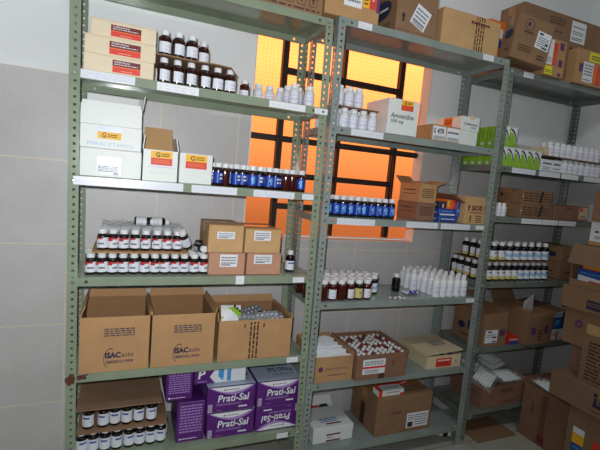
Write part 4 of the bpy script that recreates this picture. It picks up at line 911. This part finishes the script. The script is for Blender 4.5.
for i, (x0, x1, y0, z0, h, m, items, lb) in enumerate((
        (2.505, 2.60, .040, 0, .062, 'white_card', [('rect', .42, 0, .58, .9, 'red'), ('lines', .1, .4, .4, .8, 2, 'ink_soft')], 'white and red medicine box at the right end of the fifth corner shelf'),
        (2.610, 2.69, .045, 0, .060, 'white_card', [('lines', .1, .3, .8, .8, 2, 'ink_soft')], 'plain white medicine box at the far right of the fifth corner shelf'),
        (2.500, 2.60, .050, .0625, .066, 'blue_card', [('poly', [(.3, .2), (.8, .5), (.8, .95), (.3, .75)], 'sky_blue')], 'blue medicine box on the white and red one, corner rack'),
        (2.610, 2.69, .055, .0605, .080, 'ink_navy', [('lines', .2, .2, .8, .4, 1, 'ink_soft')], 'dark navy medicine box beside the blue one, corner rack'),
        (2.515, 2.61, .060, .129, .050, 'paper_gloss', [('rect', 0, .7, .3, 1, 'red'), ('lines', .2, .2, .8, .5, 2, 'ink_blue')], 'white medicine box topmost of the pile beside the large open box'))):
    carton('medicine_box', lb, x0, x1, y0, .12, z+z0, h, m, cat='medicine box', tape=None, topgap=False, prints=[('front', items)])
# bottom shelf: carton of bagged syringes
z = ZC_[5]+.0005
carton('cardboard_box', 'open brown carton overflowing with plastic bags on the bottom corner shelf', 2.012, 2.340, .035, .235, z, .118, 'kraft_red', flaps={'left': (-80, .03), 'back': (88, .04), 'right': (80, .03)}, inside='kraft_inside',
       prints=[('front', [('lines', .45, .62, .72, .84, 2, 'ink_brown'), ('lines', .55, .12, .82, .24, 1, 'ink_brown')])])
def bag(label, loc, rot, L=.16, W=.10, n=7, group='plastic bags of white syringes'):
    t = thing('syringe_bag', label, 'plastic bag', loc, rot=rot, group=group)
    for i in range(n):
        b = MB(); Mx = Matrix.Rotation(PI/2, 3, 'Y')
        rr = W/n*.50
        b.lathe([(rr*.3, -L*.46), (rr*.34, -L*.40), (rr, -L*.38), (rr, L*.30), (rr*1.25, L*.31), (rr*1.25, L*.33), (rr*.6, L*.34), (rr*.6, L*.44), (rr*.9, L*.45)], 10, 'syringe_white', (random.uniform(-.006, .006), -W/2+W*(i+.5)/n, random.uniform(-.002, .002)), M=Mx)
        b.build('syringe', t)
    b = MB(); NX, NY = 14, 9; rs = random.Random(int(loc[0]*1000)+n)
    for s in (-1, 1):
        vs = []
        for j in range(NY+1):
            for i in range(NX+1):
                u, v = i/NX, j/NY; e = (math.sin(PI*u)*math.sin(PI*v))**.35
                vs.append(((u-.5)*L*1.22, (v-.5)*W*1.25, s*(.024*e+rs.uniform(0, .009)*e)+.004*math.sin(i*1.7+j)))
        b.add(vs, [(j*(NX+1)+i, j*(NX+1)+i+1, (j+1)*(NX+1)+i+1, (j+1)*(NX+1)+i) for j in range(NY) for i in range(NX)], 'bag_film')
    b.build('bag_film', t)
for lb, loc, rot, L, W in (('at the left front of the overflowing carton', (2.088, .098, z+.142), (.35, -.25, .45), .15, .10), ('lying flat at the right front of the carton', (2.25, .096, z+.140), (.15, .05, .06), .165, .10),
        ('at the back left of the overflowing carton', (2.095, .205, z+.160), (.25, .2, -.3), .15, .10), ('heaped at the back right of the carton', (2.25, .205, z+.172), (.3, -.1, .2), .16, .10), ('on top, in the middle of the overflowing carton', (2.185, .17, z+.222), (.25, .12, .5), .15, .095)):
    bag('clear bag of white syringes '+lb, loc, rot, L, W)

# ================================================================== FLOOR AND THE PILE AT THE RIGHT
sheet('flat brown piece of cardboard lying on the tiled floor under the corner rack', 1.985, 2.275, -.01, .185, 0.0, 'kraft_dark', 'cardboard_sheet', warp=.001)
bottle('navy_label', 'dark bottle lying on the floor under the corner rack', 2.075, .195, .0202, rot=(0, PI/2, .12))
carton('medicine_box', 'small white box on the floor at the back under the corner rack', 2.42, 2.51, .215, .03, 0.0, .020, 'white_card', cat='medicine box', tape=None, topgap=False, prints=[('front', [('rect', .7, 0, 1, 1, 'orange')])])
bottle('single_blue', 'small dark bottle with white cap lying under the middle rack by its post', 1.80, .13, .0197, rot=(PI/2, 0, .9))
def pile(label, X, x1, yb, yf, z0, h, m, left=(), st=(), name='cardboard_box', **k):
    return carton(name, label, X, x1, yf, yb-yf, z0, h, m, prints=[('left', list(left))], stick=[('left',)+s for s in st], **k)
pile('brown box on the floor with vertical dark print, open top full of bags', 2.313, 2.72, .014, -.285, 0, .306, 'kraft_red', flaps={'right': (80, .05), 'back': (84, .03)}, inside='kraft_inside',
     left=[('vlines', .195, .48, .245, .72, 2, 'ink_brown'), ('vlines', .39, .22, .50, .94, 4, 'ink_brown'), ('rect', .38, .06, .52, .20, 'ink_maroon'), ('lines', .36, .02, .56, .06, 1, 'ink_brown'), ('rect', .355, .0, .358, 1, 'kraft_dark'), ('rect', .60, .0, .603, 1, 'kraft_dark')])
bag('clear bag of white syringes at the back of the tall floor box', (2.50, -.085, .300), (.0, .05, 1.5), L=.14, W=.085)
bag('clear bag of white syringes on the left side of the tall floor box', (2.378, -.085, .312), (.0, -.12, 1.52), L=.14, W=.085)
bag('clear bag of white syringes deeper in the tall floor box', (2.62, -.085, .295), (.0, .05, 1.5), L=.14, W=.085)
pile('brown floor box with yellow-blue and red stickers under the corner pile', 2.245, 2.72, -.292, -.72, 0, .352, 'kraft_pile',
     left=[('poly', [(.02, .02), (.06, .16), (.20, .10), (.26, .0)], 'kraft_dark')],
     st=[(.075, .38, .205, .72, 'yellow', [('rect', 0, 0, 1, .33, 'blue_card'), ('rect', 0, .75, 1, 1, 'paper'), ('lines', .2, .08, .8, .26, 1, 'sky_blue')]), (.30, .30, .62, .66, 'red', [('lines', .1, .2, .9, .8, 3, 'ink_maroon')]), (.32, .04, .6, .22, 'green_dark', [])])
pile('long brown box with dark blue TERUMO print, lying on the tall floor boxes', 2.225, 2.76, -.185, -.70, .3535, .128, 'kraft_pile',
     left=[('rect', .42, .34, .71, .86, 'ink_navy'), ('text', 'TERUMO', .395, .46, .75, .74, 'kraft_pile', .03), ('lines', .40, .14, .62, .22, 1, 'ink_brown')])
pile('brown box jammed behind the striped box, lower right pile', 2.335, 2.76, -.195, -.62, .482, .128, 'kraft_red', left=[('lines', .1, .2, .6, .3, 1, 'ink_brown')])
pile('flat brown box covered with lines of print, leaning on the pile', 2.250, 2.318, -.300, -.66, .482, .215, 'kraft_pile', tape=None,
     left=[('lines', .08, .06, .96, .96, 11, 'ink_brown'), ('rect', .34, .08, .5, .2, 'ink_brown')])
pile('brown box with round purple mark, in the middle of the right pile', 2.325, 2.76, -.140, -.62, .611, .188, 'kraft_dark', left=[('disc', .165, .62, .021, .021, 'violet_mark'), ('text', 'H', .15, .56, .18, .67, 'kraft_dark', .05), ('rect', .25, .0, .253, 1, 'kraft_red'), ('rect', .253, .45, .45, .72, 'kraft_light')])
pile('brown box with dark blue printed block, above the purple-marked box', 2.300, 2.76, -.122, -.62, .800, .113, 'kraft_dark', left=[('rect', .27, .18, .48, .58, 'ink_navy'), ('lines', .28, .3, .47, .5, 2, 'kraft_dark'), ('lines', .30, .04, .48, .12, 1, 'ink_brown')])
# box with an opening in its side, products inside
X, yb, yf, z0, h = 2.320, -.138, -.60, .9135, .214
t = thing('cardboard_box', 'brown box with hanging flap, blue and yellow packages visible through its open side', 'box', (X, yf, z0)); d = yb-yf; w = .44; b = MB()
b.box(0, w, 0, d, 0, .004, 'kraft_dark'); b.box(0, w, 0, d, h-.004, h, 'kraft_dark'); b.box(w-.004, w, 0, d, .004, h-.004, 'kraft_dark')
b.box(0, w-.004, 0, .004, .004, h-.004, 'kraft_dark'); b.box(0, w-.004, d-.004, d, .004, h-.004, 'kraft_dark')
b.box(0, .004, .004, d-.004, .004, .034, 'kraft_dark'); b.build('carton_body', t)
f = MB(); f.panel((-.002, d+.004, h+.001), (-.002, 0, h+.001), (-.030, 0, h-.098), (-.030, d+.004, h-.098), .004, 'kraft_pile'); f.build('hanging_flap', t)
carton('medicine_box', 'blue package with white and red print inside the flapped box', 2.340, 2.50, -.50, .34, z0+.0045, .088, 'blue_card', cat='medicine box', tape=None, topgap=False,
       prints=[('left', [('poly', [(.02, .15), (.42, .08), (.46, .52), (.02, .62)], 'paper'), ('poly', [(.14, .18), (.40, .14), (.42, .36), (.2, .40)], 'red'), ('lines', .05, .68, .4, .85, 1, 'sky_blue')])])
carton('medicine_box', 'yellow-orange package on the blue one inside the flapped box', 2.345, 2.50, -.48, .30, z0+.093, .030, 'yellow', cat='medicine box', tape=None, topgap=False, prints=[('left', [('rect', 0, 0, 1, .3, 'orange')])])
pile('brown box with large white label, near the top of the right pile', 2.360, 2.76, -.176, -.62, 1.129, .132, 'kraft', st=[(.012, .16, .62, .90, 'paper', [('rect', .55, .72, .95, .84, 'ink'), ('lines', .08, .4, .9, .6, 1, 'ink'), ('lines', .08, .12, .8, .3, 2, 'ink_soft')])])
pile('plain brown box topmost of the right pile, at the picture edge', 2.300, 2.74, -.212, -.62, 1.262, .145, 'kraft_red', left=[('lines', .3, .3, .6, .6, 2, 'ink_brown')])

# ================================================================== LIGHT, SKY, CAMERA
w = bpy.data.worlds.new('sky'); SC.world = w; w.use_nodes = True
nt = w.node_tree; bg = nt.nodes['Background']
tc = nt.nodes.new('ShaderNodeTexCoord'); sp = nt.nodes.new('ShaderNodeSeparateXYZ'); mr = nt.nodes.new('ShaderNodeMapRange'); rp = nt.nodes.new('ShaderNodeValToRGB')
nt.links.new(tc.outputs['Generated'], sp.inputs[0]); nt.links.new(sp.outputs['Z'], mr.inputs['Value'])
mr.inputs['From Min'].default_value = -.4; mr.inputs['From Max'].default_value = .6
e = rp.color_ramp.elements
e[0].position = 0; e[0].color = (.10, .10, .10, 1); e[1].position = 1; e[1].color = (.14, .14, .14, 1)
for p, v in ((.30, .15), (.40, .26), (.52, .48), (.66, .88), (.74, .80), (.86, .30)):
    q = e.new(p); q.color = (v, v, v, 1)
nt.links.new(mr.outputs[0], rp.inputs['Fac']); nt.links.new(rp.outputs['Color'], bg.inputs['Color'])
bg.inputs['Strength'].default_value = 4.3

CAM = Vector((.1633, -1.5829, 1.3308)); yaw, pitch, roll = .4018, -.1073, .0883
fwd = Vector((math.sin(yaw)*math.cos(pitch), math.cos(yaw)*math.cos(pitch), math.sin(pitch)))
rt = fwd.cross(Vector((0, 0, 1))).normalized(); up = rt.cross(fwd)
r_ = rt*math.cos(roll)+up*math.sin(roll); u_ = -rt*math.sin(roll)+up*math.cos(roll)
cd = bpy.data.cameras.new('camera'); cam = bpy.data.objects.new('camera', cd); COL.objects.link(cam)
cam.matrix_world = Matrix(((r_.x, u_.x, -fwd.x, CAM.x), (r_.y, u_.y, -fwd.y, CAM.y), (r_.z, u_.z, -fwd.z, CAM.z), (0, 0, 0, 1)))
cd.sensor_width = 36; cd.sensor_fit = 'HORIZONTAL'; cd.lens = 423.676*36/600; cd.clip_start = .02
SC.camera = cam
def light(name, kind, loc, power, **k):
    l = bpy.data.lights.new(name, kind); l.energy = power
    for a, v in k.items(): setattr(l, a, v)
    o = bpy.data.objects.new(name, l); COL.objects.link(o); o.location = loc; return o
fl = light('camera_flash', 'SPOT', CAM-r_*.035+u_*.055, 78, shadow_soft_size=.014, spot_size=2.75, spot_blend=1.0, color=(.97, .99, 1))
fl.rotation_euler = (fwd-r_*.34+u_*.36).to_track_quat('-Z', 'Y').to_euler()
fill_light = light('ambient_fill', 'AREA', (1.3, -1.2, 2.86), 10, shape='RECTANGLE', size=1.2, size_y=.25, color=(.93, 1, .97))  # unseen fill light added under the ceiling to raise ambient and upper walls
SC.view_settings.view_transform = 'Standard'; SC.view_settings.look = 'None'; SC.view_settings.gamma = 1; SC.view_settings.exposure = 0
SC.view_settings.use_curve_mapping = False
